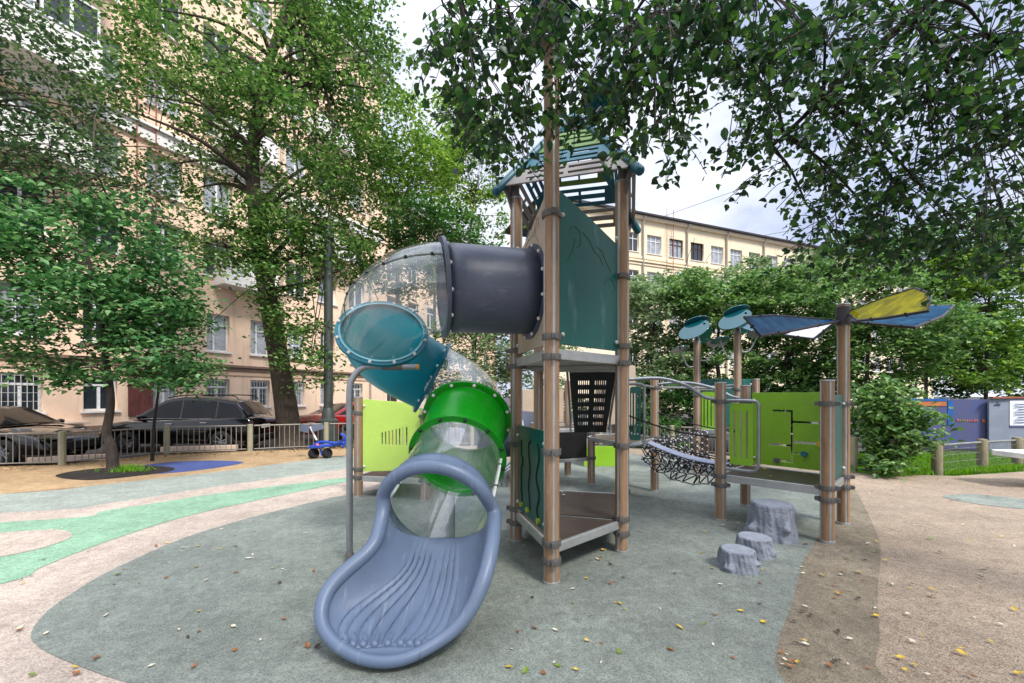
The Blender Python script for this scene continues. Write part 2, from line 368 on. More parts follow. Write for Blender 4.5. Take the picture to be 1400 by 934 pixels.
    m['bark']=mat('grey_brown_bark',(88,76,64),.9,0,.3,9,1.0,14,stretch=(3,3,.5),rgb2=(46,38,32)); m['barkdark']=mat('dark_bark',(64,54,48),.9,0,.3,12,.8,18,stretch=(3,3,.5),rgb2=(34,28,25))
    m['barkmid']=mat('thin_bark',(84,72,62),.9,0,.3,20,.6,40,rgb2=(44,36,31))
    m['l_maple']=leafmat('bluish_maple_leaf',(44,86,50),(76,126,72),(132,170,112),.36)
    m['l_big']=leafmat('elm_leaf',(44,80,38),(78,118,58),(134,164,94),.4)
    m['l_left']=leafmat('dark_linden_leaf',(44,66,46),(66,92,58),(98,124,78),.34)
    m['l_young']=leafmat('fresh_green_leaf',(60,98,38),(98,138,58),(146,176,88),.42)
    m['l_dark']=leafmat('deep_green_leaf',(38,74,36),(62,106,50),(98,140,70),.34)
    m['l_lilac']=leafmat('grey_green_leaf',(70,98,62),(110,136,92),(162,178,134),.34)
    m['l_shrub']=leafmat('mid_green_shrub_leaf',(50,88,42),(88,126,64),(138,168,104),.36)
    m['l_over']=leafmat('dark_poplar_leaf',(24,48,32),(39,73,37),(76,116,50),.35,.42)
    m['l_grass']=leafmat('grass_blade',(70,120,24),(98,152,36),(140,180,60),.35)
    m['f_yellow']=mat('yellow_leaf',(206,172,48),.6,0,.2,30); m['f_brown']=mat('brown_leaf',(150,98,58),.7,0,.25,30); m['f_green']=mat('green_leaf',(112,132,40),.6,0,.2,30); m['f_pale']=mat('pale_leaf',(208,198,176),.6,0,.12,30); m['f_dark']=mat('withered_leaf',(74,62,50),.7,0,.25,30)
mk()
# ------------------------------------------------------------------ ground
def sheet(name,pts,z,m,kind='structure',thick=0.0):
    mb=MB()
    if thick: mb.prism([(p[0],p[1]) for p in pts],z-thick,z)
    else: mb.add([(p[0],p[1],z) for p in pts],[list(range(len(pts)))])
    return tag(mb.build(name,m,None,None),kind=kind)
def px_poly(pts,n=6,closed=True):
    """outline of a poured rubber field on the ground, smoothed"""
    return [(p.x,p.y) for p in spline([gp(x,y) for x,y in pts],n,closed)]
def ellipse(cx,cy,rx,ry,rot=0,n=48,wob=0.0,seed=1):
    rr=random.Random(seed); out=[]
    for k in range(n):
        a=2*math.pi*k/n; w=1+wob*math.sin(3*a+seed)+rr.uniform(-wob,wob)*.4
        x,y=rx*w*math.cos(a),ry*w*math.sin(a); out.append((cx+x*math.cos(rot)-y*math.sin(rot),cy+x*math.sin(rot)+y*math.cos(rot)))
    return out
# yard ground reaching the horizon, then the raised rubber slab with its edge
sheet('ground',[(-400,-300),(400,-300),(400,500),(-400,500)],-.16,M_['asphalt'])
slab=[(-14,-4),(-12.4,6.5),(-11,8.8),(-9.75,9.1),(-8.9,10.5),(-7.2,11.25),(-5.3,11.75),(-3,12.3),(0,12.6),(3,12.2),(4.8,11.4),(6.0,9.3),(6.8,8.1),(8.2,7.85),(10.8,8.5),(14,9),(14,-4)]
sheet('playground_surface',slab,0.0,M_['g_tan'],thick=.16)
Z=.004
# ochre strip along the left fence
sheet('ochre_strip',[(-13.9,5.2)]+[(p.x,p.y) for p in spline([gp(0,676),gp(130,664),gp(300,645),gp(400,632),gp(475,623),gp(530,618)],6)]+[(-3.2,12.2),(-5.3,11.7),(-7.2,11.2),(-8.9,10.44),(-9.75,9.05),(-11,8.75),(-12.35,6.5)],Z,M_['g_sand'])
def band(name,upper,lower,z,m):
    up=[(p.x,p.y) for p in spline([Vector(p) if len(p)==3 else gp(*p) for p in upper],6)]; lo=[(p.x,p.y) for p in spline([Vector(p) if len(p)==3 else gp(*p) for p in lower],6)]
    return sheet(name,up+lo[::-1],z,m)
e1=[(-13.8,4.4,0),(0,676),(130,664),(300,645),(400,632),(475,623),(560,613),(620,612)]
e2=[(-13.8,3.7,0),(0,702),(150,688),(300,665),(475,641),(560,628),(620,622)]
e3=[(-13.8,3.5,0),(0,715),(150,698),(300,675),(475,653),(545,643)]
e4=[(-6.5,1.1,0),(-4.9,2.35,0),(0,800),(60,775),(150,740),(250,708),(350,685),(475,659),(545,645)]
band('pale_grey_green_field',e1,e2,Z,M_['g_grey2'])
band('beige_field',e2,[(-9,-3,0),(-5,-3,0),(-2.5,-3,0),(-1.2,0,0),(-1.0,2.0,0),(475,700),(560,655),(620,640)],Z,M_['g_beige'])
band('mint_green_field',e3,e4,2*Z,M_['g_green'])
sheet('beige_spot',px_poly([(98,735),(85,726),(40,727),(-10,731),(-90,742),(-130,768),(-60,772),(0,763),(60,750)]),3*Z,M_['g_beige'])
main=[gp(290,965),gp(170,934),gp(90,905),gp(52,885),gp(43,866),gp(66,836),gp(110,805),gp(160,777),gp(250,737),gp(330,712),gp(400,694),gp(475,677),gp(560,660),gp(620,640),gp(700,628),gp(800,622),gp(900,623),gp(1000,634),gp(1080,650),gp(1118,672),gp(1128,700),gp(1113,745),gp(1098,768),gp(1084,822),gp(1062,889),gp(1072,934),Vector((1.35,1.6,0)),Vector((1.45,1.0,0)),Vector((.9,.8,0)),Vector((0,1.1,0)),Vector((-.9,1.6,0))]
sheet('grey_green_field',[(p.x,p.y) for p in spline(main,6,True)],2*Z,M_['g_grey'])
sheet('grey_brown_field',[(p.x,p.y) for p in spline([gp(1000,628),gp(1100,640),gp(1160,662),gp(1185,700),gp(1203,745),gp(1200,800),gp(1203,870),gp(1220,934),Vector((2.4,1.6,0)),Vector((3.2,0,0)),Vector((2.6,-1.4,0)),Vector((1.0,-1.2,0)),Vector((1.1,2,0)),Vector((1.9,4.0,0))],6,True)],Z,M_['g_brown'])
sheet('grey_spot',[(p.x,p.y) for p in spline([gp(1288,679),gp(1330,676),gp(1400,682),gp(1500,690),gp(1560,700),gp(1450,700),gp(1340,690)],6,True)],Z,M_['g_grey'])
sheet('blue_spot',[(p.x,p.y) for p in spline([gp(333,633),gp(310,630.5),gp(270,630.5),gp(225,633),gp(180,640),gp(190,648),gp(235,647),gp(290,641)],6,True)],2*Z,M_['g_blue'])
mulch=[(p.x,p.y) for p in spline([gp(76,652),gp(100,645),gp(150,640),gp(200,637.5),gp(236,640),gp(232,645),gp(190,651),(gp(120,657))],6,True)]
sheet('tree_pit',mulch,3*Z,M_['g_mulch'])
sheet('lawn',[(6.0,10.5),(6.6,9.1),(7.4,8.3),(8.2,8.15),(10.8,8.8),(15,9.3),(15,11.9),(6.5,12.2)],-.13,M_['g_grass'])
# soil strip under the fence
sheet('soil_strip',[(-13,8.0),(-11,8.85),(-9.8,9.2),(-8.95,10.6),(-7.2,11.35),(-5.3,11.85),(-3,12.4),(0,12.75),(3,12.35),(5,11.5),(6.3,9.5),(7.3,8.7),(7.5,10),(6,13),(0,14.2),(-4,13.6),(-8,12.4),(-10.3,10.6),(-13.5,9.2)],-.15,M_['g_mulch'])

# ------------------------------------------------------------------ playground building blocks
def post_mesh(h,r=.062,cap=True,strip=(.010)):
    """round post: four composite wood shells between aluminium ribs, metal foot and lid"""
    pts=[];mi=[]
    for q in range(4):
        a0=q*90
        for k in range(9):
            t=R(a0+11+68*k/8); pts.append((r*math.cos(t),r*math.sin(t))); mi.append(0)
        mi[-1]=2
        for da,rr,mm in((-8,r-.006,1),(8,r-.006,2)):
            t=R(a0+90+da); pts.append((rr*math.cos(t),rr*math.sin(t))); mi.append(mm)
    n=len(pts); mb=MB()
    vs=[(x,y,.012) for x,y in pts]+[(x,y,h) for x,y in pts]
    for i in range(n): pass
    mb.add(vs,[[i,(i+1)%n,n+(i+1)%n,n+i] for i in range(n)],0)
    mb.m=[ {0:0,1:1,2:2}[k] for k in mi]
    mb.add([(x,y,h) for x,y in pts],[list(range(n))],1)
    mb.lathe([(r+.006,-.0),(r+.006,.03),(r-.003,.034)],(0,0,0),24,2)
    if cap: mb.lathe([(r-.002,h-.004),(r+.004,h),(r+.002,h+.012),(.0005,h+.016)],(0,0,0),24,1)
    return mb
def clamp_mb(mb,c,ang=45,r=.072,h=.05):
    c=Vector(c); vs=[];fs=[];n=64
    for k in range(n):
        a=2*math.pi*k/n; bump=.004 if (k//2)%2 else 0
        for rr,z in((r-.012,-h/2),(r+bump,-h/2),(r+bump+.003,-h/4),(r+bump*.2+.003,0),(r+bump+.003,h/4),(r+bump,h/2),(r-.012,h/2)):
            vs.append(c+Vector((rr*math.cos(a),rr*math.sin(a),z)))
    for k in range(n):
        j=(k+1)%n
        for i in range(6): fs.append([k*7+i,j*7+i,j*7+i+1,k*7+i+1])
    mb.add(vs,fs,0)
    for s in(0,180):
        a=R(ang+s); d=Vector((math.cos(a),math.sin(a),0))
        Mx=Matrix.Rotation(a,4,'Z'); mb.box(c+d*(r+.012),(.036,.05,h*.8),Mx)
        mb.cyl(c+d*(r+.03)+Vector((0,0,0)),c+d*(r+.036),.011,8)
    return mb
def add_post(parent,p,h,clamps=(),ang=0,r=.062,cang=45,cap=True,z0=0):
    me=post_mesh(h-z0,r,cap).mesh('post'); me.transform(Matrix.Translation((p[0],p[1],z0))@Matrix.Rotation(R(ang),4,'Z'))
    o=finish('post',me,[M_['post'],M_['alu'],M_['alu']],parent,35)
    for z in clamps:
        clamp_mb(MB(),(0,0,0)); m=clamp_mb(MB(),(p[0],p[1],z),cang,r+.01); m.build('clamp',M_['clamp'],o)
    return o
def P2(a,b,t): return Vector(a)+(Vector(b)-Vector(a))*t
def deck(parent,pts,z,thick=.08,mat_top='deck',grey_under=False):
    """board with a metal edge rail on every side"""
    mb=MB().prism([(p[0],p[1]) for p in pts],z-.03,z-.006)
    d=mb.build('deck',M_[mat_top],parent,None)
    n=len(pts)
    for i in range(n):
        a=Vector((*pts[i][:2],z-thick/2)); b=Vector((*pts[(i+1)%n][:2],z-thick/2)); dd=(b-a).normalized()
        m=MB().beam(a+dd*.055,b-dd*.055,.035,thick); m.build('edge_rail',M_['alu'],parent,None,.006)
    return d
def panel(parent,a,b,z0,z1,mat_,name='panel',gap=.085,thick=.016,holes=(),outline=None,off=(0,0),bolts=True,label=None):
    """upright board between two posts; local u runs a->b from the gap, v is height above z0"""
    a=Vector((a[0],a[1],0));b=Vector((b[0],b[1],0)); u=(b-a).normalized(); n=u.cross(Vector((0,0,1)))
    L=(b-a).length-2*gap
    o=a+u*gap+Vector((0,0,z0))+Vector((off[0],off[1],0))
    M=frame(o,u,n)
    if outline is None: outline=rrect(0,0,L,z1-z0,.02)
    p=plate(name,outline,holes,thick,M,M_[mat_],parent)
    if label: p['label']=label
    if bolts:
        for uu in(.0,L):
            for vv in(.08,(z1-z0)-.1):
                q=M@Vector((uu+(.03 if uu==0 else -.03),vv,0)); s=1 if (M.to_3x3()@Vector((0,0,1))).dot(-q)>0 else -1
                MB().ball(M@Vector((uu+(.03 if uu==0 else -.03),vv,s*.018)),.018,8).build('bolt_cap',M_['bolt'],p)
    return p,M,L

# ------------------------------------------------------------------ the tower
A=gp(706,740);B=gp(754,798);C=gp(850,755);A2=Vector((.335,5.36,0));C2=Vector((1.35,5.12,0))
tower=thing('play_tower','tall timber-post play tower with slatted blue-edged roof and dark teal board, carrying the tube slide','play tower',(B.x,B.y,0))
tz=1.87
add_post(tower,A,3.5,(.34,.2,1.0,1.95,1.79,2.9),-30,cang=-20)
add_post(tower,B,4.28,(.33,.19,1.05,1.96,1.80,2.93),14,cang=100)
add_post(tower,C,3.52,(.33,.19,1.02,1.96,1.80,2.62),-40,cang=80)
add_post(tower,A2,3.5,(.34,1.0,1.95),0); add_post(tower,C2,3.5,(.34,1.02,1.95),0)
cen=(A+B+C)/3
deck(tower,[A,B,C],.31,.075); deck(tower,[A,C,C2,A2],.31,.075)
deck(tower,[A,B,C],tz,.085,'deck_grey'); deck(tower,[A,C,C2,A2],tz,.085,'deck_grey')
for t in(.3,.62): # joists seen from below
    MB().beam(P2(A,A2,t)+V(0,0,tz-.07),P2(C,C2,t)+V(0,0,tz-.07),.05,.05).build('joist',M_['alu'],tower,None,.004)
for t in(.33,.66):
    MB().beam(P2(A,B,t)+V(0,0,tz-.065),P2(C,B,t)+V(0,0,tz-.065),.05,.05).build('joist',M_['alu'],tower,None,.004)
# board on B-C
LB=(C-B).length-.17
p,M,L=panel(tower,B,C,tz+.04,3.06,'teal_panel','side_board',outline=[(0,0),(LB,0),(LB,1.0),(LB*.5,1.13),(.02,1.24),(0,1.22)],label='dark teal board with faint engraved lines')
g=MB()
def stroke(mb,M,pts,w=.006,d=.0105):
    for s in(1,-1): mb.tube([M@Vector((x,y,s*d*.80)) for x,y in pts],w*.5,6)
for pts in([(.12,.95),(.18,1.0),(.26,.97),(.27,.87),(.22,.83)],[(.3,.98),(.4,.93),(.46,.86),(.55,.82),(.6,.75)],[(.5,.9),(.58,.88),(.64,.8),(.72,.72)],[(.62,.6),(.7,.66),(.78,.6),(.74,.52)],[(.1,.7),(.16,.78),(.2,.9)]):
    stroke(g,M,[(q.x,q.y) for q in spline([(x,y,0) for x,y in pts],6)],.007,.0102)
g.build('engraved_line',mat('engraved_teal',(10,68,61),.5),p)
# beige board on A-B with the round slide entry
LA=(B-A).length-.17
cu=LA/2;cv=.52
hole=[(cu+.355*math.cos(2*math.pi*k/40),cv+.355*math.sin(2*math.pi*k/40)) for k in range(40)]
p,M,LL=panel(tower,A,B,tz+.04,3.06,'beige_panel','slide_board',holes=[hole],outline=[(0,0),(LA,0),(LA,1.22),(LA-.04,1.24),(LA*.5,1.1),(.06,.99),(0,.95)])
g=MB()
for pts in([(.2,.93),(.3,1.0),(.42,1.02),(.55,.99),(.64,.9)],[(.35,1.02),(.33,1.06),(.37,1.08),(.4,1.04)],[(.46,1.03),(.45,1.1),(.5,1.12),(.53,1.06),(.5,1.02)],[(.56,1.0),(.58,1.1),(.63,1.12),(.64,1.04)]):
    stroke(g,M,[(q.x,q.y) for q in spline([(x,y,0) for x,y in pts],6)],.007,.0102)
g.build('engraved_line',mat('engraved_beige',(120,104,88),.6),p)
# low teal maze board on A-B
p,M,LL=panel(tower,A,B,.36,1.2,'teal_panel','maze_board',label='dark teal board with three wavy slider tracks')
g=MB()
for i,pts in enumerate(([(.13,.70),(.13,.55),(.17,.54),(.17,.46),(.13,.45),(.13,.2),(.15,.19),(.15,.08)],[(.42,.72),(.36,.66),(.4,.45),(.36,.3),(.4,.12),(.36,.08)],[(.62,.72),(.66,.6),(.58,.42),(.66,.28),(.6,.14),(.66,.06)])):
    pp=[(x,y) for x,y in pts] if i==0 else [(q.x,q.y) for q in spline([(x,y,0) for x,y in pts],6)]
    stroke(g,M,pp,.022,.0095)
    MB().cyl(M@Vector((pp[-1][0],pp[-1][1],-.034)),M@Vector((pp[-1][0],pp[-1][1],.034)),.026,14).build('slider_knob',M_['knob'],p)
g.build('slider_track',M_['cut'],p)
# leaf discs on top of the tall post
def disc(parent,c,n,r,mat_,squash=.86,name='leaf_disc',hole=True,thick=.014,u=(1,0,.1)):
    n=Vector(n).normalized(); u=Vector(u); u=(u-n*u.dot(n)).normalized()
    out=[(r*math.cos(2*math.pi*k/40),squash*r*math.sin(2*math.pi*k/40)) for k in range(40)]
    hl=[[(r*.72+.035*r*2*math.cos(a),.04*r*2*math.sin(a)) for a in [2*math.pi*k/14 for k in range(14)]]] if hole else []
    return plate(name,out,hl,thick,frame(c,u,n),M_[mat_],parent,.003)
bt=V(B.x,B.y,4.28)
for c,n,r,uu in((bt+V(-.12,.0,.22),(-.5,-.55,.55),.2,(1,0,-.4)),(bt+V(.16,-.02,.28),(.5,-.5,.7),.2,(1,0,.5)),(bt+V(.0,.12,.36),(.1,.5,.8),.2,(0,1,.3)),(bt+V(.42,.12,-.34),(.2,-.9,-.3),.17,(1,0,.2)),(bt+V(-.02,-.14,.16),(0,-.6,.8),.13,(1,0,0))):
    disc(tower,c,n,r,'petalteal',u=uu)
MB().tube(spline([bt,bt+V(.02,0,.12),bt+V(.0,.03,.3)],6),.026,10).build('disc_stem',M_['galv'],tower)
MB().tube(spline([bt+V(.05,.03,-.6),bt+V(.25,.12,-.58),bt+V(.42,.14,-.40)],6),.016,8).build('disc_stem',M_['galv'],tower)
MB().box(bt+V(-.09,-.02,.0),(.3,.16,.012)).build('disc_plate',M_['slat'],tower,None,.003)

# roof: four slatted planes with petrol tubes on the hips
rc=(A+C+A2+C2)/4; eave=3.6; apex=V(rc.x,rc.y,4.62)
roof=MB().tube([apex+V(0,0,-.04),apex+V(0,0,.05)],.06,12).build('roof',M_['roofblue'],tower)
crn=[]
for q in(A,C,C2,A2):
    d=(q-rc); d=d*(1+.2/d.length); crn.append(V(rc.x+d.x,rc.y+d.y,eave-.03))
for i in range(4):
    e0,e1=crn[i],crn[(i+1)%4]
    eu=(e1-e0); W=eu.length; eu.normalize(); mid=(e0+e1)/2; up=(apex-mid); Hs=up.length; up.normalize()
    nrm=eu.cross(up)
    Mx=frame(mid,eu,nrm)
    # boards of three colours, each with long slots
    edges=[.02,.20,.235,.40,.43,.56,.585,.69,.72,.80]
    cols=['slat','roofblue','roofgreen','roofgreen','roofblue']
    for k in range(5):
        v0,v1=edges[2*k]*Hs,edges[2*k+1]*Hs
        w0,w1=W/2*(1-v0/Hs)-.01,W/2*(1-v1/Hs)-.01
        outl=[(-w0,v0),(w0,v0),(w1,v1),(-w1,v1)]
        hs=[]; hh=v1-v0
        rows=2 if k<2 else 1
        for rr in range(rows):
            c=v0+hh*(.30+.42*rr) if rows==2 else v0+hh*.5
            sh=hh*.085 if rows==2 else hh*.14
            for s0,s1 in((-.76,-.04),(.04,.76)):
                hs.append([(w1*s0,c-sh),(w1*s1,c-sh),(w1*s1,c+sh),(w1*s0,c+sh)])
        plate('roof_board',outl,hs,.016,Mx,M_[cols[k]],roof,.002)
for c in crn:
    d=(c-apex).normalized()
    m=MB().tube([apex+V(0,0,.0),c-d*.02,c+d*.05],.045,14); m.ball(c+d*.05,.046,12); m.build('hip_tube',M_['roofblue'],roof)
    MB().beam(V(c.x,c.y,c.z)+(-d)*.12+V(0,0,-.05),V(rc.x+(c.x-rc.x)*.80,rc.y+(c.y-rc.y)*.80,eave-.28),.03,.05).build('roof_bracket',M_['clamp'],roof,None,.004)
    MB().cyl(V(rc.x+(c.x-rc.x)*.805,rc.y+(c.y-rc.y)*.805,3.45),V(rc.x+(c.x-rc.x)*.805,rc.y+(c.y-rc.y)*.805,eave+.1),.045,12).build('roof_collar',M_['clamp'],roof)
# perforated climbing board from the upper deck down to the middle deck
e0,e1=V(.78,5.52,1.80),V(1.30,5.44,1.80); f0,f1=V(.98,6.62,.93),V(1.45,6.5,.93)
u=(e1-e0).normalized(); vdir=((f0+f1)/2-(e0+e1)/2); Ld=vdir.length; vdir.normalize(); nn=u.cross(vdir)
Mc=frame((e0+e1)/2,u,nn)
sgn=1 if (Mc.to_3x3()@Vector((0,1,0))).dot(vdir)>0 else -1
hs=[]
for r_ in range(6):
    for g_ in(-1,1):
        for k in range(6):
            x=g_*.11+(k-2.5)*.026; y=sgn*(.22+r_*.19)
            hs.append([(x-.006,y-.05),(x+.006,y-.05),(x+.006,y+.05),(x-.006,y+.05)][::1])
plate('climbing_board',[(-.3,0),(.3,0),(.24,sgn*Ld),(-.24,sgn*Ld)],hs,.02,Mc,M_['black'],tower,.002)
for s in(-.33,.33):
    MB().tube([Mc@Vector((s,0,.1)),Mc@Vector((s*.9,sgn*Ld*.9,.12)),Mc@Vector((s*.9,sgn*Ld,.0))],.017,8).build('handrail',M_['galv'],tower)
# middle deck with its posts
Q=[V(.35,6.72,0),V(1.32,7.07,0),V(1.03,7.84,0),V(.1,7.6,0)]
R1=gp(895,672); Q5=V(1.62,5.78,0)
add_post(tower,Q[1],1.02,(.45,.88)); add_post(tower,Q[2],1.75,(.88,)); add_post(tower,Q[0],1.05,(.88,)); add_post(tower,R1,1.75,(.84,1.62),15)
deck(tower,Q,.95,.06); deck(tower,[V(1.62,5.75,0),R1,V(2.0,7.4,0),V(1.32,7.0,0),V(1.2,6.7,0)],.84,.06)
panel(tower,Q[0],Q[1],.46,.92,'black','skirt_board',bolts=False)
MB().beam(Q[0]+V(0,0,.43),Q[1]+V(0,0,.43),.05,.05).build('edge_rail',M_['alu'],tower,None,.004)
panel(tower,V(1.32,7.10,0),V(2.2,7.3,0),1.0,2.0,'beige_panel','back_board',bolts=False)
panel(tower,Q[2],Q[3],1.0,1.6,'beige_panel','back_board',bolts=False)
for k in range(6):
    q=P2(Q[1],V(2.0,7.3,0),k/6); MB().cyl(q+V(0,-.04,.97),q+V(0,-.04,1.75),.011,6).build('guard_bar',M_['galv'],tower)
# teal slatted wing board with hoop beside post C2
def wing(parent,p,u,z0,z1,w,mat_,n=3):
    u=Vector(u).normalized(); M=frame(V(p[0],p[1],z0),u,u.cross(V(0,0,1))); H=z1-z0
    hs=[rrect(w*(i+1)/(n+1)-.008,H*.14,w*(i+1)/(n+1)+.012,H*.86,.008) for i in range(n)]
    b=plate('wing_board',rrect(.02,.03,w,H-.02,.03),hs,.014,M,M_[mat_],parent)
    loop=[M@Vector((x,y,0)) for x,y in [(-.06,H+.01),(w-.02,H+.01),(w+.045,H-.02),(w+.055,H-.1),(w+.055,.1),(w+.04,.01),(w-.03,-.03),(-.06,-.03)]]
    MB().tube(spline(loop,5),.018,10).build('hoop',M_['galv'],parent)
    return b
wing(tower,(C2.x+.06,C2.y,0),(.95,.35,0),.92,1.62,.17,'teal_panel')
# ------------------------------------------------------------------ tube slide
slide=thing('tube_slide','spiral tube slide of clear, teal and green sections ending in a grey-blue chute','tube slide',(-.5,3.3,0))
ctr=P2(A,B,.5); ctr.z=tz+.04+.52
nAB=Vector((-.964,-.266,0))
pts=dict(T0=ctr+nAB*.012,F1=ctr+nAB*.80+V(0,0,-.01))
F1=pts['F1'];F2=V(-1.22,4.0,2.09);F3=V(-.87,4.62,1.69);F4=V(-.43,4.06,1.26);F5=V(-.47,3.66,.96);F6=V(-.53,2.98,.70)
D=[v.normalized() for v in (nAB,Vector((-.97,-.27,-.06)),Vector((-.22,.76,-.60)),Vector((.88,.22,-.46)),Vector((-.06,-.86,-.52)),Vector((-.08,-.88,-.47)),Vector((-.10,-.93,-.36)))]
rad=.375
segs=[('entry_tube',[pts['T0']+(F1-pts['T0'])*k/5 for k in range(6)],'navy'),
 ('clear_elbow',hermite(F1,D[1]*.84,F2,D[2]*.84,16),'clear'),
 ('teal_elbow',hermite(F2,D[2]*.84,F3,D[3]*.84,16),'tealtube'),
 ('clear_bend',hermite(F3,D[3]*.95,F4,D[4]*.9,16),'clear'),
 ('green_tube',hermite(F4,D[4]*.47,F5,D[5]*.47,6),'green'),
 ('clear_tube',hermite(F5,D[5]*.68,F6,D[6]*.68,8),'clear')]
parts={}
def ring(mb,c,d,r0,r1,t,n=48):
    d=Vector(d).normalized(); u=(V(0,0,1)-d*d.z).normalized(); w=d.cross(u)
    M=Matrix((u,w,d)).transposed()
    return mb.lathe([(r0,-t/2),(r1,-t/2),(r1,t/2),(r0,t/2),(r0,-t/2)],c,n,0,M)
def ring_pts(c,d,r,n,off=0):
    d=Vector(d).normalized(); u=(V(0,0,1)-d*d.z).normalized(); w=d.cross(u)
    return [Vector(c)+u*r*math.cos(2*math.pi*(k+off)/n)+w*r*math.sin(2*math.pi*(k+off)/n) for k in range(n)]
for name,path,mm in segs:
    mb=MB().tube(path,rad,48,False); o=mb.build(name,M_[mm],slide,180)
    if mm=='navy':
        sd=o.modifiers.new('wall','SOLIDIFY'); sd.thickness=.010; sd.offset=-1
    parts[name]=o
fl=[(pts['T0'],D[0],'navy','entry_tube'),(F1,D[1],'navy','entry_tube'),(F2,D[2],'tealtube','teal_elbow'),(F3,D[3],'tealtube','teal_elbow'),(F4,D[4],'green','green_tube'),(F5,D[5],'green','green_tube')]
for c,d,mm,pn in fl:
    r1=.452 if pn!='green_tube' else .455
    ring(MB(),c,d,rad-.004,r1-.03,.03).build('flange',M_[mm],parts[pn],35)
    for q in ring_pts(c,d,.402,12,.5):
        MB().ball(q+Vector(d)*(-.019 if (c-F1).length<.01 or (c-F3).length<.01 or (c-F2).length<.01 else .019),.0165,8).build('bolt_cap',M_['darkbolt' if (c-F5).length<.01 else 'bolt'],parts[pn])
ring(MB(),F2-D[2]*.018,D[2],rad-.002,rad+.012,.012).build('rim',mat('clear_rim_edge',(120,176,182),.3),parts['clear_elbow'],35)
# seam on the crown of the first clear elbow, with dark bolts
path=segs[1][1]; seam=[];
for i,q in enumerate(path):
    t=(path[min(i+1,15)]-path[max(i-1,0)]).normalized(); u=(V(0,0,1)-t*t.z).normalized(); w=t.cross(u)
    o_=q-V(-.73,4.13,q.z); side=w if w.dot(o_)>0 else -w
    an=R(60); seam.append(q+(u*math.cos(an)+side*math.sin(an))*(rad+.004))
MB().tube(seam,.006,6).build('seam',mat('seam_grey',(120,126,128),.4),parts['clear_elbow'])
for q in seam[1:15:2]: MB().ball(q,.014,8).build('bolt_cap',M_['darkbolt'],parts['clear_elbow'])
for pn,idx in(('clear_bend',3),('clear_tube',5)):
    path=segs[idx][1]
    for an0 in(90,-90):
        s_=[]
        for i,q in enumerate(path):
            t=(path[min(i+1,len(path)-1)]-path[max(i-1,0)]).normalized(); u=(V(0,0,1)-t*t.z).normalized(); w=t.cross(u); an=R(an0)
            s_.append(q+(u*math.cos(an)+w*math.sin(an))*(rad+.006))
        MB().tube(s_,.011,6).build('seam',mat('pale_seam',(196,200,198),.35),parts[pn])
        for q in s_[1:-1:3]: MB().ball(q,.015,8).build('bolt_cap',M_['bolt'] if pn=='clear_bend' else M_['darkbolt'],parts[pn])
# worn scratches of the clear tube are in its material; the dark window plate on the entry tube
t0=pts['T0']; 
# exit chute: an open trough that widens and turns left, with a thick rolled rim
LR=[(-.895,2.95,.69),(-.895,2.87,.605),(-.892,2.785,.535),(-.945,2.71,.47),(-1.03,2.64,.41),(-1.10,2.56,.34),(-1.115,2.47,.255),(-1.06,2.39,.165),(-.93,2.325,.105)]
RR=[(-.125,2.95,.70),(-.118,2.86,.64),(-.122,2.76,.57),(-.138,2.65,.49),(-.165,2.56,.40),(-.205,2.50,.31),(-.26,2.45,.225),(-.34,2.40,.155),(-.45,2.345,.11)]
BT=[(-.50,3.16,.42),(-.51,3.06,.345),(-.52,2.96,.28),(-.53,2.86,.222),(-.55,2.76,.17),(-.58,2.66,.125),(-.61,2.56,.092),(-.64,2.47,.072),(-.68,2.385,.066)]
n=8
Ls,Rs,Bs=[spline(x,n) for x in(LR,RR,BT)]
NV=len(Ls)
def trough(u,v):
    j=min(NV-1,int(round(v*(NV-1)))); l,r,b=Ls[j],Rs[j],Bs[j]
    a=(u-.5)*math.pi; s=math.sin(a); c=math.cos(a)
    s2=math.copysign(abs(s)**.9,s); e=r if s>=0 else l; k=abs(s2)
    x=b.x+(e.x-b.x)*k; y=b.y+(e.y-b.y)*k**1.5; z=b.z+(e.z-b.z)*(1-c)**.92
    # raised ribs fanning from the tube towards the lip
    rib=0.0
    wq=(u-.47)/(.13+.17*v**1.4)
    if abs(wq)<1 and v<.985: rib=.016*(.4+.8*v)*max(0,min(1,(1-abs(wq))*9))*(abs(math.cos(wq*math.pi*4.5))**.7)*min(1,v*6)*min(1,max(0,(1-v)*9))
    return Vector((x,y,z+rib))
ch=MB().grid(trough,140,NV).build('chute',M_['slide'],slide,180)
sd=ch.modifiers.new('wall','SOLIDIFY'); sd.thickness=.03; sd.offset=-1 
front=[Vector((-.93,2.325,.105)),Vector((-.80,2.285,.075)),Vector((-.68,2.272,.068)),Vector((-.56,2.29,.078)),Vector((-.45,2.345,.11))]
fsp=spline(front,8)
# floor between the last trough row and the lip
last=[trough(i/139,1.0) for i in range(140)]
def lipfn(u,v):
    a=last[int(round(u*139))]; f=u*(len(fsp)-1); i=min(len(fsp)-2,int(f)); b=fsp[i]+(fsp[i+1]-fsp[i])*(f-i)
    return a+(b-a)*v+V(0,0,.012*math.sin(v*math.pi)*-1)
lf=MB().grid(lipfn,140,8).build('lip',M_['slide'],slide,180); sd=lf.modifiers.new('wall','SOLIDIFY'); sd.thickness=.03; sd.offset=-1
# knuckles at the end of the ribs
kn=MB()
for i in range(9):
    w=(i-4)/4.6; u=.47+w*.30*.98; q=trough(max(.02,min(.98,u)),.93); q2=trough(max(.02,min(.98,u)),.80)
    kn.tube(spline([q2+V(0,0,-.004),(q+q2)/2+V(0,0,.010),q+V(0,-.005,.016),q+V(0,-.03,.012)],4),.024,10); kn.ball(q+V(0,-.026,.014),.0265,10)
kn.build('rib_knuckle',M_['slide'],slide,180)
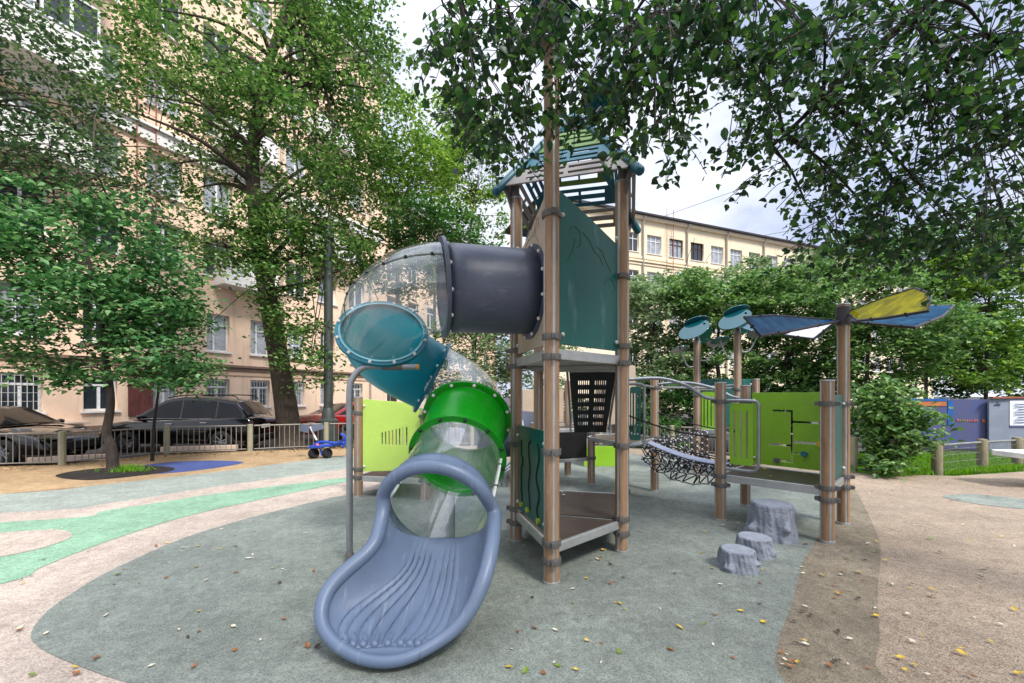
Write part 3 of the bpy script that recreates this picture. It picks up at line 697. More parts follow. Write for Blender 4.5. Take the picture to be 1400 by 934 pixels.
# hood: thick rolled arch over the tube mouth, running into the two rims
dh=D[6]; uh=(V(0,0,1)-dh*dh.z).normalized(); wh=dh.cross(uh)
if wh.x<0: wh=-wh
arch=[F6+dh*.02+wh*math.cos(R(t))*.385*1.0+uh*math.sin(R(t))*.355 for t in range(180-16,15,-11)]
rimL=[Vector(p) for p in LR]; rimR=[Vector(p) for p in RR]
loop=arch+rimR[0:]+front[::-1][1:-1]+rimL[::-1]
sm=spline(loop,5,True)
for _ in range(9): sm=[(sm[i-1]+sm[i]*2+sm[(i+1)%len(sm)])/4 for i in range(len(sm))]
MB().tube(sm,[.033+.015*min(1,max(0,(q.z-.08)/.3)) for q in sm],16,closed=True).build('rim',M_['slide'],slide,180)
# collar behind the arch, closing chute to tube
col=[]
def collar(u,v):
    a=2*math.pi*u
    return F6+dh*(-.10+.13*v)+(wh*math.cos(a)+uh*math.sin(a)*(1-.06*v if math.sin(a)>0 else 1))*(rad+.014+.012*v*v)
cb=MB().grid(collar,64,6,wrap=True).build('collar',M_['slide'],slide,180); sd=cb.modifiers.new('wall','SOLIDIFY'); sd.thickness=.012
def throat(u,v):
    a=math.pi*(1+u)
    c0=F6+(wh*math.cos(a)+uh*math.sin(a))*(rad-.005)
    c1=trough(u,0.0)
    return c0+(c1-c0)*v
th=MB().grid(throat,140,5).build('throat',M_['slide'],slide,180); sd=th.modifiers.new('wall','SOLIDIFY'); sd.thickness=.016
# straight leg under the tube
MB().cyl(V(-.60,4.25,0.01),V(-.60,4.25,.92),.03,12).build('leg',M_['galv'],slide)
# hooked support pole beside the slide
q=gp(478,773); pole=thing('slide_support','grey bent metal pole with yellow end cap, hooked under the teal slide bend','support pole',(q.x,q.y,0))
dx=F/ (q.y)
ztop=EYE+(HY-500)/F*q.y
pth=spline([V(q.x,q.y,.0),V(q.x,q.y,.6),V(q.x,q.y,1.15),V(q.x+.0,q.y,ztop-.22),V(q.x+.03,q.y+.01,ztop-.10),V(q.x+.10,q.y+.03,ztop-.02),V(q.x+.2,q.y+.06,ztop),V(q.x+.42,q.y+.12,ztop),V(q.x+.55,q.y+.16,ztop)],5)
MB().tube(pth,.028,14).build('pole',M_['galv'],pole)
MB().cyl(V(q.x+.26,q.y+.08,ztop),V(q.x+.43,q.y+.125,ztop),.036,14).build('sleeve',M_['clamp'],pole)
MB().cyl(V(q.x+.545,q.y+.159,ztop),V(q.x+.575,q.y+.168,ztop),.028,14,.02).build('end_cap',M_['yellow'],pole)
MB().lathe([(.036,0),(.036,.10),(.031,.115)],(q.x,q.y,0),16).build('foot_sleeve',M_['clamp'],pole)
# ------------------------------------------------------------------ right platform
P1,P2_,P3,P4=gp(985,712),gp(1131,742),gp(1153,717),gp(1019,692)
plat=thing('play_platform','square timber-post platform with bright lime board above the grey tree stumps','play platform',(P2_.x,P2_.y,0))
dz=.56
h=lambda p,y: EYE+(HY-y)/F*p.y
add_post(plat,P1,h(P1,524),(dz-.02,dz-.13,h(P1,549)),3,cang=-30)
add_post(plat,P2_,h(P2_,521),(dz+.0,dz-.12,h(P2_,552)),-6,cang=-40)
add_post(plat,P3,h(P3,417),(dz+.0,dz-.12,h(P3,552)),-8,cang=-40)
add_post(plat,P4,h(P4,528),(dz-.02,h(P4,550)),5)
deck(plat,[P1,P2_,P3,P4],dz,.085)
Lp=(P4-P3).length-.17
def slot(x0,y0,x1,y1,w=.02):
    if abs(x1-x0)>abs(y1-y0): return [(x0,y0-w/2),(x1,y0-w/2),(x1,y0+w/2),(x0,y0+w/2)]
    return [(x0-w/2,y0),(x0+w/2,y0),(x0+w/2,y1),(x0-w/2,y1)]
cx=Lp*.50
mz=[(cx-.18,.70),(cx+.02,.70),(cx+.02,.57),(cx+.32,.57),(cx+.32,.545),(cx+.02,.545),(cx+.02,.31),(cx+.27,.31),(cx+.27,.285),(cx+.02,.285),(cx+.02,.25),(cx-.25,.25),(cx-.25,.225),(cx-.0,.225)]
mz=[(cx-.2,.72),(cx+.025,.72),(cx+.025,.585),(cx+.33,.585),(cx+.33,.56),(cx+.025,.56),(cx+.025,.335),(cx+.30,.335),(cx+.30,.31),(cx+.025,.31),(cx+.025,.20),(cx+.14,.20),(cx+.14,.176),(cx+.025,.176),(cx+.025,.06),(cx-.13,.06),(cx-.13,.085),(cx,.085),(cx,.262),(cx-.24,.262),(cx-.24,.287),(cx,.287),(cx,.695),(cx-.2,.695)]
p,M,L=panel(plat,P4,P3,dz+.03,1.53,'lime_panel','maze_board',holes=[mz],label='lime board with a branching cut-out track and three knobs')
for (x,y),mm in(((cx+.31,.322),'ycircle'),((cx+.15,.188),'teal'),((cx-.15,.073),'clamp')):
    kb=MB(); 
    for s in(1,-1): kb.cyl(M@Vector((x,y,s*.012)),M@Vector((x,y,s*.04)),.034,16)
    kb.build('slider_knob',M_[mm],p)
panel(plat,P2_,P3,dz+.03,1.5,'teal_panel','side_board')
wing(plat,(P1.x+.06,P1.y-.06,0),(P2_-P1),dz+.10,h(P1,549)-.0,.27,'lime_panel')
# petals on the tall post
def petal(parent,outline3,mat_,wrap=.0):
    """translucent pointed blade held in a dark frame"""
    P=[Vector(p) for p in outline3]; o=P[0]; u=(P[len(P)//2]-o).normalized()
    n=Vector((0,0,0))
    for i in range(1,len(P)-1): n+=(P[i]-o).cross(P[i+1]-o)
    n.normalize(); M=frame(o,u,n); Mi=M.inverted()
    o2=[((Mi@q).x,(Mi@q).y) for q in P]
    pl=plate('petal',o2,[],.012,M,M_[mat_],parent,.002)
    MB().tube([M@Vector((x,y,0)) for x,y in o2],.014,8,closed=True).build('petal_frame',M_['petalframe'],pl)
    b=MB()
    for i in range(len(o2)):
        q=(Vector(o2[i])+Vector(o2[(i+1)%len(o2)]))/2; b.ball(M@Vector((q.x,q.y,-.012)),.012,6); b.ball(M@Vector((q.x,q.y,.012)),.012,6)
    b.build('petal_screw',M_['darkbolt'],pl); return pl
d3=P3.y
petal(plat,[at(1149,439,d3),at(1130,428,d3-.25),at(1060,428,d3-.6),at(1018,434,d3-.85),at(1052,446,d3-1.1),at(1090,447,d3-.7)],'petalblue')
petal(plat,[at(1140,442,d3),at(1108,446,d3+.15),at(1085,453,d3+.3),at(1075,463,d3+.35),at(1110,459,d3-.05)],'petalwhite')
petal(plat,[at(1158,428,d3),at(1210,413,d3-.35),at(1256,399,d3-.7),at(1271,402,d3-1.0),at(1270,426,d3-1.25),at(1215,439,d3-.8),at(1176,442,d3-.4)],'petalyellow')
petal(plat,[at(1160,440,d3),at(1200,424,d3+.35),at(1255,418,d3+.55),at(1304,418,d3+.4),at(1290,428,d3-.15),at(1250,447,d3-.55),at(1215,448,d3-.35)],'petalblue')
MB().cyl(V(P3.x,P3.y,h(P3,445)),V(P3.x,P3.y,h(P3,420)),.075,16).build('petal_hub',M_['petalframe'],plat)
# ------------------------------------------------------------------ far platform with the two disc flowers
R2=V(3.49,8.0,0);R3=V(4.05,7.62,0);R4=V(4.6,8.0,0);R5=V(4.0,8.75,0)
far=thing('play_platform','far platform with teal board, pale lime wing and disc flowers on two tall posts','play platform',(R2.x,R2.y,0))
h2=lambda p,y: EYE+(HY-y)/F*p.y
add_post(far,R2,h2(R2,468),(.86,1.5)); add_post(far,R3,h2(R3,455),(.86,1.6)); add_post(far,R4,h2(R4,519),(.86,)); add_post(far,R5,1.7,(.86,))
deck(far,[R2,R3,R4,R5],.86,.08)
panel(far,R2+V(.0,.05,0),R4+V(.02,.02,0),.92,1.80,'teal_panel','back_board')
wing(far,(R2.x+.05,R2.y-.03,0),(.8,-.5,0),.80,1.58,.24,'lime_panel')
MB().tube(spline([R2+V(0,0,1.62),R2+V(.3,-.2,1.66),R3+V(0,0,1.68)],5),.018,8).build('handrail',M_['galv'],far)
def flower(p,zt,flip):
    c=V(p.x,p.y,zt)
    MB().lathe([(.064,-.02),(.05,.06),(.022,.16),(.02,.2)],c,14).build('disc_stem',M_['galv'],far)
    s=-1 if flip else 1
    disc(far,c+V(-.10,-.10,.22),(-.38,-.72,.60),.30,'petalteal',.62,u=(1,-.1,.62))
    disc(far,c+V(.0,.02,.38),(.1,-.62,-.72),.24,'petalteal',.62,u=(1,0,.25))
    disc(far,c+V(.16,.08,.16),(.45,-.62,-.50),.28,'petalteal',.7,u=(1,0,-.7))
    for sx,zz,r in((-1,-.34,.17),(1,-.22,.19)):
        q=c+V(.34*sx,-.05,zz+.2); disc(far,q,(.12*sx,.34,.93),r,'petalteal',.85)
        MB().tube(spline([c+V(.05*sx,0,zz-.12),c+V(.2*sx,-.03,zz-.1),q],5),.014,8).build('disc_stem',M_['galv'],far)
flower(R2,h2(R2,468),0); flower(R3,h2(R3,455),1); disc(far,V(R3.x+.13,R3.y-.2,h2(R3,455)+.06),(.1,-.55,.8),.2,'petalteal',.72)
# ------------------------------------------------------------------ rope bridges
def net(parent,a0,a1,b0,b1,nu,nv,sag,r=.009,drop=0.0,seed=0):
    rr=random.Random(seed); P=[[None]*(nu+1) for _ in range(nv+1)]
    for j in range(nv+1):
        t=j/nv
        for i in range(nu+1):
            s=i/nu; e0=P2(a0,a1,s);e1=P2(b0,b1,s)
            P[j][i]=P2(e0,e1,t)+V(rr.uniform(-.015,.015),rr.uniform(-.015,.015),-sag*math.sin(math.pi*t)*(.6+.4*math.sin(math.pi*s))-drop*math.sin(math.pi*t)+rr.uniform(-.012,.012))
    m=MB();k=m
    for j in range(nv+1): m.tube(P[j],r,6,False)
    for i in range(nu+1): m.tube([P[j][i] for j in range(nv+1)],r,6,False)
    for j in range(nv+1):
        for i in range(nu+1): k.ball(P[j][i],r*1.75,6,1)
    m.build('net',[M_['rope'],M_['ropeclip']],parent); return P
bridge=thing('rope_bridge','black rope net bridge with grey-blue belt and bent metal handrails, sagging to the lime platform','rope bridge',(2.2,5.6,0))
a0,a1,b0,b1=V(1.72,5.55,.82),V(2.18,6.45,.82),V(2.47,5.12,.60),V(3.1,5.75,.60)
net(bridge,a0,a1,b0,b1,6,9,.05)
def belt(u,v):
    t=v; s=.28+.30*u; q=P2(P2(a0,a1,s),P2(b0,b1,s),t); return q+V(0,0,.025-.05*math.sin(math.pi*t))
bb=MB().grid(belt,6,14).build('belt',M_['belt'],bridge,180); sd=bb.modifiers.new('thick','SOLIDIFY'); sd.thickness=.014
# side nets hanging in loops below the bridge
rr=random.Random(4)
for s0,s1 in((a0,b0),(a1,b1)):
    prev=None; m=MB()
    for row,dzr in enumerate((0,.12,.25)):
        pts_=[]
        for k in range(11):
            t=(k+.5*(row%2))/10.5
            q=P2(s0,s1,min(1,t)); lim=max(0.0,math.sin(math.pi*min(1,.08+t*.95)))
            pts_.append(q+V(rr.uniform(-.03,.03),rr.uniform(-.04,.04),-.05*math.sin(math.pi*t)-dzr*(.55+.45*lim)+rr.uniform(-.02,.02)))
        if prev:
            for k in range(10):
                m.tube([prev[k],pts_[k]],.008,5,False)
                m.tube([pts_[k],prev[min(10,k+1)]],.008,5,False); m.ball(pts_[k],.016,6,1)
                m.tube([pts_[k],pts_[k+1]],.007,5,False)
        prev=pts_
    m.build('side_net',[M_['rope'],M_['ropeclip']],bridge)
MB().tube(spline([V(C2.x,C2.y,1.68),V(1.78,5.13,1.70),V(2.08,5.1,1.62),V(2.22,5.09,1.53),V(2.32,5.08,1.47),V(P1.x,P1.y,1.44)],6),.021,10).build('handrail',M_['galv'],bridge)
MB().tube(spline([V(R1.x,R1.y,1.66),V(2.6,6.3,1.68),V(2.9,6.0,1.58),V(3.03,5.86,1.48),V(P4.x,P4.y,1.44)],6),.021,10).build('handrail',M_['galv'],bridge)
MB().tube([V(C2.x+.3,C2.y+.55,1.64),V(R1.x,R1.y,1.62),V(2.55,6.85,1.62),V(R3.x-.1,R3.y,1.62)],.017,8).build('handrail',M_['galv'],bridge)
for s,e in((V(C2.x,C2.y,1.27),V(P1.x,P1.y,.98)),(V(R1.x,R1.y,1.25),V(P4.x,P4.y,.98))):
    MB().tube(spline([s,P2(s,e,.5)+V(0,0,-.05),e],6),.009,6).build('guard_rope',M_['rope'],bridge)
bridge2=thing('rope_bridge','far black rope net with pale joints, hanging between the deck and the pale lime wing','rope bridge',(3,7.6,0))
net(bridge2,V(2.15,7.0,.80),V(2.15,7.6,.80),V(3.45,7.5,.84),V(3.45,8.0,.84),5,12,.18,.010,seed=3)
m=MB();k2=m
for row in range(4):
    for k in range(13):
        t=k/12; q=V(2.15+1.3*t,7.0+.5*t,.82-.22*math.sin(math.pi*t)-row*.11); k2.ball(q,.017,6,1)
        q2=V(2.15+1.3*min(1,t+.04),7.0+.5*t,.82-.22*math.sin(math.pi*t)-(row+1)*.11); m.tube([q,q2],.009,5,False)
        if k<12: 
            t2=(k+1)/12; m.tube([q2,V(2.15+1.3*t2,7.0+.5*t2,.82-.22*math.sin(math.pi*t2)-row*.11)],.009,5,False)
m.build('side_net',[M_['rope'],M_['ropeclip']],bridge2)
# ------------------------------------------------------------------ left platform behind the slide
L1,L2=gp(490,680),V(-1.22,5.98,0); L3=V(-1.0,6.98,0);L4=V(-2.03,7.2,0)
left=thing('play_platform','low platform with pale lime board behind the slide chute','play platform',(L1.x,L1.y,0))
add_post(left,L1,1.46,(.30,.42,1.24),10); add_post(left,L2,1.3,(.30,.42,1.2),0); add_post(left,L3,1.3,(.3,)); add_post(left,L4,1.3,(.3,))
deck(left,[L1,L2,L3,L4],.32,.08)
LL_=(L2-L1).length-.15
hs=[rrect(.30+i*.055,.40,.322+i*.055,.58+.012*i,.008) for i in range(8)]
panel(left,L1,L2,.38,1.44,'lime_pale','front_board',gap=.075,holes=hs,outline=[(0,.0),(LL_*.5,.03),(LL_,.10),(LL_,.93),(LL_-.07,1.0),(.02,1.06),(0,1.04)])
wing(left,(L2.x+.06,L2.y+.04,0),(.8,.5,0),.42,1.22,.2,'teal_panel')
panel(left,L2,L3,.4,1.2,'teal_panel','side_board')
# tunnel pieces further back
tun=thing('crawl_tunnel','dark grey crawl tunnel end with pale lime foot, half hidden behind the tower posts','crawl tunnel',(1.95,9.0,0))
MB().tube([V(1.95,8.9,.72),V(1.95,9.9,.72)],.42,32,False).build('tunnel_tube',M_['navy'],tun,180).modifiers.new('wall','SOLIDIFY').thickness=.03
ring(MB(),V(1.95,8.9,.72),V(0,1,0),.40,.5,.04).build('flange',mat('pale_flange',(168,170,172),.5),tun,35)
plate('foot_board',rrect(-.45,0,.45,.42,.03),[],.03,frame(V(1.95,8.86,.01),(1,0,0),(0,-1,0)),M_['lime_panel'],tun)
tun2=thing('crawl_tunnel','dark grey barrel between the green slide flange and the teal maze board','crawl tunnel',(-.2,7.6,0))
MB().tube([V(-.5,7.5,.82),V(.35,7.9,.82)],.44,32,False).build('tunnel_tube',M_['navy'],tun2,180).modifiers.new('wall','SOLIDIFY').thickness=.03
ring(MB(),V(.0,7.735,.82),V(.9,.42,0),.44,.455,.05).build('band',M_['galv'],tun2,35)
m=MB()
for k in range(4): m.tube(spline([V(-.24+.08*k,6.9,.02),V(-.26+.08*k,6.85,.2+.02*k),V(-.1+.08*k,6.95,.34),V(.05+.08*k,7.2,.4)],5),.018,8)
m.build('rung',M_['galv'],tun2)
# ------------------------------------------------------------------ stumps
def stump(px,py,w,hh,seed,label,knob):
    q=gp(px,py); r=w/2/F*q.y; H=hh/F*q.y*1.0
    rr=random.Random(seed); ph=[rr.uniform(0,6) for _ in range(6)]
    t=thing('tree_stump',label,'play stump',(q.x*(q.y+r*.75)/q.y,q.y+r*.75,0),0,'grey stepping stumps by the lime platform')
    def fn(u,v):
        a=2*math.pi*u
        flare=1+.24*(1-v)**2.0
        ridg=.07*math.sin(5*a+ph[0]+.9*v)+.06*math.sin(9*a+ph[1]-1.4*v)+.04*abs(math.sin(8*a+ph[2]+2*v))+.025*math.sin(23*a+ph[3]+5*v)+.02*math.sin(11*v+3*a)
        ridg*=.72; bul=0
        for ka,kz,ks,kh in knob:
            d=((a-ka+math.pi)%(2*math.pi)-math.pi)/ks; e=(v-kz)/(ks*.55); bul+=kh*math.exp(-(d*d+e*e)*2)
        rad=r*(.86*flare+ridg*(1-.75*v**4)+bul)
        if v>.93: rad=r*(.80+.3*ridg)*(1-(v-.93)*.9)
        return Vector((rad*math.cos(a),rad*math.sin(a),H*min(1,v*1.05)))
    MB().grid(fn,140,48,wrap=True).build('trunk',M_['stone'],t,180,world=False)
    m=MB()
    prof=[]
    m.lathe([(r*.79,H*.965),(r*.80,H*.99),(r*.765,H*1.008),(r*.70,H*1.004),(r*.66,H*.992),(r*.6,H*.99),(.0005,H*.993)],(0,0,0),40)
    m.build('top',M_['stonetop'],t,60,world=False)
    return t
stump(1055,742,60,49,3,'tallest grey cast tree stump, standing under the lime platform',[(4.75,.38,.22,.22),(3.3,.3,.3,.3),(5.9,.75,.3,.12)])
stump(1031,765,50,26,5,'middle-height grey cast tree stump between the tall and the low one',[(5.4,.3,.4,.12),(3.6,.3,.3,.12)])
stump(1008,785,51,28,8,'lowest grey cast tree stump, nearest the camera',[(5.75,.38,.25,.22),(3.8,.25,.3,.16)])
# white round table at the right edge
bq=gp(1412,666)
tb=thing('picnic_table','white slab table top on two grey legs at the right edge of the picture','table',(bq.x,bq.y,0))
MB().prism(rrect(bq.x-.34,bq.y-.35,bq.x+.9,bq.y+.35,.1,6),.48,.57).build('table_top',M_['white'],tb,30,.008)
for dx_ in(.0,.7): MB().cyl(V(bq.x+dx_,bq.y,0.0),V(bq.x+dx_,bq.y,.48),.05,14).build('leg',M_['clamp'],tb)
# blue scooter lying by the fence
sq=gp(440,627)
sc=thing('kick_scooter','blue scooter with dark slate wing panels and white stem, parked by the left fence','scooter',(sq.x,sq.y,0))
W=lambda px,py,dd=0: at(px,py,sq.y+dd)
def wheel(c,ax,r,w):
    ax=Vector(ax).normalized(); u=ax.cross(V(0,0,1)).normalized(); M=Matrix((u,ax.cross(u),ax)).transposed()
    o=MB().lathe([(r*.55,-w/2),(r*.92,-w/2),(r,-w*.25),(r,w*.25),(r*.92,w/2),(r*.55,w/2),(r*.55,-w/2)],c,24,0,M).build('wheel',M_['tyre'],sc)
    MB().lathe([(.001,-w*.3),(r*.55,-w*.3),(r*.55,w*.3),(.001,w*.3)],c,16,0,M).build('hub',M_['plastic'],o)
wheel(V(W(429,618).x,sq.y,.12),(.85,-.45,.32),.125,.11); wheel(V(W(446,618).x,sq.y+.05,.12),(.85,-.45,.32),.12,.11)
MB().prism([(-.22,-.07),(-.05,-.12),(.45,-.05),(.7,.0),(.7,.08),(.4,.1),(-.1,.09)],0,.07,0,Matrix.Translation(V(W(437,612).x,sq.y,.26))@Matrix.Rotation(R(14),4,'Z')@Matrix.Rotation(R(-5),4,'Y')).build('body',M_['scblue'],sc,None,.015)
MB().tube(spline([W(428,612),W(433,606),W(445,604),W(460,606),W(472,600)],5),.032,10).build('frame_tube',M_['scblue'],sc)
MB().tube([W(438,614),W(440,622),W(447,621)],.03,8).build('fork',M_['scblue'],sc)
MB().tube(spline([W(468,611,-.1),W(472,606,-.1),W(472,598,-.1),W(466,593,-.1)],5),.03,8).build('mudguard',M_['scblue'],sc)
MB().beam(W(424,583),W(433,602),.045,.03).build('stem',M_['white'],sc,None,.006)
MB().prism([(0,0),(.27,.03),(.32,-.12),(.08,-.17)],0,.02,0,frame(W(425,582),(1,.1,.08),(0,-.9,.45))).build('wing_panel',M_['scgrey'],sc,None,.004)
MB().prism([(0,0),(-.24,.03),(-.20,-.16),(.02,-.19)],0,.02,0,frame(W(424,582),(1,-.1,-.06),(0,-.9,.45))).build('wing_panel',M_['scgrey'],sc,None,.004)
MB().tube([W(440,605),W(452,603)],.022,8).build('grip',M_['plastic'],sc)
MB().box(W(434,608,-.13),(.06,.02,.05)).build('lamp',mat('pink_lamp',(230,120,150),.4),sc,None,.006)
# ------------------------------------------------------------------ fences
def metal_fence(name,label,pts,hgt=.68,zb=0.0,bars=.125,pr=.07):
    base=V(pts[0][0],pts[0][1],0); f=thing(name,label,'fence',base)
    for i,p in enumerate(pts):
        m=MB().prism([(p[0]+pr*math.cos(R(a+22.5)),p[1]+pr*math.sin(R(a+22.5))) for a in range(0,360,45)],-.14,hgt+.04)
        m.build('post',M_['fencepost'],f,None,.01)
        if i+1<len(pts):
            a=V(p[0],p[1],0);b=V(pts[i+1][0],pts[i+1][1],0); d=(b-a); L=d.length; d.normalize(); n=V(-d.y,d.x,0)
            m=MB()
            def q(t): return P2(a,b,t)+n*(.05*math.sin(math.pi*t))
            k=max(3,int(L/bars)); t0=.09/L; 
            rail=[q(t0+(1-2*t0)*s/8) for s in range(9)]
            for z,w in((hgt,.02),(.06,.014)): m.tube([r+V(0,0,z) for r in rail],w,8)
            for s in range(1,k):
                r=q(t0+(1-2*t0)*s/k); m.cyl(r+V(0,0,.06),r+V(0,0,hgt),.0095,6)
            m.build('rail_panel',M_['fencebar'],f,60)
    return f
lf=[(-13.4,7.9),(-11.6,8.65),gp(85,636)[:2],gp(228,621)[:2],gp(342,617)[:2],gp(446,612.5)[:2],(-3.6,12.35)]
metal_fence('metal_fence','low grey bar fence with olive posts in front of the parked cars',lf)
bf=[(-3.2,12.45),(-1.2,12.7),(.8,12.75),(2.6,12.5),gp(919,616)[:2],gp(985,622)[:2],gp(1070,632)[:2],gp(1167,645)[:2],gp(1222,650)[:2]]
metal_fence('metal_fence','low grey bar fence running behind the rope bridges under the bushes',bf,.64)
rf=[gp(1281,648),gp(1343,641),gp(1391,637),V(11.9,9.1,0),V(13.6,9.5,0)]
lgf=thing('log_fence','log post fence with fine wire mesh in front of the lawn','fence',rf[0])
for i,p in enumerate(rf):
    MB().lathe([(.085,-.14),(.082,.3),(.085,.56),(.072,.60),(.0005,.615)],p,14).build('post',M_['log'],lgf)
    if i+1<len(rf):
        a,b=rf[i],rf[i+1]; m=MB(); m.tube([a+V(0,0,.54),b+V(0,0,.54)],.024,8)
        for z in(.06,.2,.34,.45): m.tube([a+V(0,0,z),b+V(0,0,z)],.004,4)
        k=int((b-a).length/.055)
        for s in range(1,k): q=P2(a,b,s/k); m.cyl(q+V(0,0,.04),q+V(0,0,.54),.0035,4)
        m.build('mesh_panel',M_['wire'],lgf,60)
MB().tube([gp(1222,650)+V(0,0,.54),rf[0]+V(0,0,.54)],.024,8).build('rail',M_['wire'],lgf)

# ------------------------------------------------------------------ blue hoarding
hb=thing('hoarding','long blue printed hoarding with an orange strip, behind the lawn','hoarding',(11,12.6,-.14))
a=at(1185,560,13.2);b=at(1352,560,12.4); d=(b-a); d.z=0; Lh=d.length; d.normalize(); n=d.cross(V(0,0,1))
M=frame(V(a.x,a.y,-.1),d,n); top=at(1290,546,12.8).z+.1
plate('board',rrect(0,0,Lh,top,.01),[],.05,M,M_['hblue'],hb)
plate('strip',[(Lh*.25,top-.20),(Lh*.66,top-.20),(Lh*.66,top-.07),(Lh*.25,top-.07)],[],.01,M@Matrix.Translation((0,0,.034)),M_['horange'],hb,.0)
plate('strip',[(Lh*.1,top-.055),(Lh*.66,top-.055),(Lh*.66,top+.02),(Lh*.1,top+.02)],[],.01,M@Matrix.Translation((0,0,.034)),M_['hbright'],hb,.0)
plate('strip',[(Lh*.67,.7),(Lh*.71,.7),(Lh*.71,top-.03),(Lh*.67,top-.03)],[],.008,M@Matrix.Translation((0,0,.034)),M_['hbright'],hb,.0)
finish('lettering',text_mesh('М',.34,M@Matrix.Translation((Lh*.45,.80,.036))),M_['white'],hb)
m=MB(); rl=random.Random(2)
for k in range(9): m.box(M@Vector((Lh*(.75+.019*k),.84+rl.uniform(-.015,.015),.034)),(.045,.006,.03+rl.uniform(0,.04)))
m.build('blurred_print',M_['redink'],hb); MB().box(M@Vector((Lh*.955,.84,.034)),(.11,.006,.10)).build('orange_square',M_['horange'],hb)
hg=thing('hoarding','grey hoarding with a white notice at the right edge, beside the blue one','hoarding',(13.6,12.2,-.14))
a=at(1351,560,12.3);b=at(1440,560,12.2); d=(b-a); d.z=0; Lh=d.length; d.normalize(); n=d.cross(V(0,0,1)); M=frame(V(a.x,a.y,-.1),d,n); top=at(1375,545,12.3).z+.1
plate('board',rrect(0,0,Lh,top,.01),[],.05,M,M_['hgrey'],hg)
MB().box(M@Vector((Lh/2,top+.03,.02)),(Lh,.1,.05)).build('top_rail',M_['rust'],hg,None,.004)
nt_=plate('notice',rrect(.55,.72,1.65,top-.06,.01),[],.01,M@Matrix.Translation((0,0,.035)),M_['poster'],hg,0)
plate('notice_foot',[(.55,.66),(1.65,.66),(1.65,.715),(.55,.715)],[],.01,M@Matrix.Translation((0,0,.035)),M_['hblue'],hg,0)
m=MB()
for k in range(8): m.box(M@Vector((1.1,top-.16-k*.075,.043)),(.9-.2*(k%3==2),.005,.02))
m.build('print_line',M_['ink'],nt_)
MB().tube([M@Vector(p) for p in((.16,top-.2,.04),(.22,top-.1,.04),(.28,top-.2,.04),(.14,top-.17,.04),(.3,top-.15,.04))],.012,6).build('mark',M_['ink'],hg)

# ------------------------------------------------------------------ buildings
def window_mesh(w,h,style):
    """frame and panes in local x (width), y up, z out"""
    m=MB(); t=.07
    m.box((0,h/2-t/2,0),(w,t,.08)); m.box((0,-h/2+t/2,0),(w,t,.08)); m.box((-w/2+t/2,0,0),(t,h-2*t,.08)); m.box((w/2-t/2,0,0),(t,h-2*t,.08))
    if style=='two': m.box((0,0,.002),(.09,h-2*t,.08))
    if style=='cross': m.box((0,-.15*h,.002),(.09,h*.68-t,.08)); m.box((0,h*.22,.004),(w-2*t,.08,.08))
    if style=='tee': m.box((-w*.12,0,.002),(.08,h-2*t,.08)); m.box((w*.12+t,h*.2,.004),(w*.62,.07,.08))
    if style=='three': m.box((-w/6,0,.002),(.07,h-2*t,.08)); m.box((w/6,0,.002),(.07,h-2*t,.08)); m.box((0,h*.2,.004),(w-2*t,.07,.08))
    g=MB().box((0,0,-.02),(w-.1,h-.1,.02))
    return m.mesh('window'),g.mesh('pane')
WC={}
def add_window(parent,M,w,h,style,fm,gm,sill=True,grille=False,label=None):
    key=(round(w,2),round(h,2),style,fm,gm,grille)
    if key not in WC:
        a,g=window_mesh(w,h,style); a.materials.append(M_[fm]); g.materials.append(M_[gm])
        s=MB().box((0,-h/2-.045,.14),(w+.16,.07,.34)).mesh('sill'); s.materials.append(M_['whiteplaster'])
        gr=None
        if grille:
            gm_=MB()
            for k in range(7): gm_.cyl((-w/2+w*(k+.5)/7,-h/2,.15),(-w/2+w*(k+.5)/7,h/2,.15),.011,6)
            for k in range(5): gm_.beam((-w/2,-h/2+h*(k+.3)/4.6,.15),(w/2,-h/2+h*(k+.3)/4.6,.15),.012,.02)
            gr=gm_.mesh('grille'); gr.materials.append(M_['grille'])
        WC[key]=(a,g,s,gr)
    a,g,s,gr=WC[key]
    b=base_of(parent); Mi=(Matrix.Translation(b.location)).inverted()@M
    o=bpy.data.objects.new('window',a); COL.objects.link(o); o.parent=parent; o.matrix_local=Mi
    for me,nm in((g,'pane'),(s if sill else None,'sill'),(gr,'grille')):
        if me:
            c=bpy.data.objects.new(nm,me); COL.objects.link(c); c.parent=o
    return o
fu=Vector((.4345,.9007,0)); fn_=Vector((fu.y,-fu.x,0))      # facade runs away to the right; normal faces the yard
O0=V(-13.9,20,-.16)
lb=thing('apartment_building','tall peach apartment building with white-framed windows behind the parked cars','building',O0)
t0,t1,H1=-14.2,10.8,24.2
MW=frame(O0,fu,fn_)
cols=[-13.0,-10.8,-8.5,-6.25,-4.2,-2.1,0.05,2.1,4.2,6.3,8.6]
rows=[(.9,2.25,'cross',True),(3.55,5.3,'tee',False),(7.05,8.85,'two',False),(10.0,11.75,'two',False),(13.6,15.4,'cross',False),(16.9,18.7,'two',False),(20.3,22.0,'two',False)]
hol=[];wn=[]
rw=random.Random(11)
for ri,(s,tp,st,g) in enumerate(rows):
    for ci,c in enumerate(cols):
        w=1.02 if ri in(0,1) else 1.3
        if ri==0 and ci==4: w=1.0
        z0=s+.16; z1=tp+.16
        hol.append([(c-w/2,z0),(c+w/2,z0),(c+w/2,z1),(c-w/2,z1)]); wn.append((c,(z0+z1)/2,w,z1-z0,st,g and ci not in(4,),ri))
plate('wall',[(t0,0),(t1,0),(t1,H1),(t0,H1)],hol,.5,MW@Matrix.Translation((0,0,-.25)),M_['peach'],lb,0.0,None)
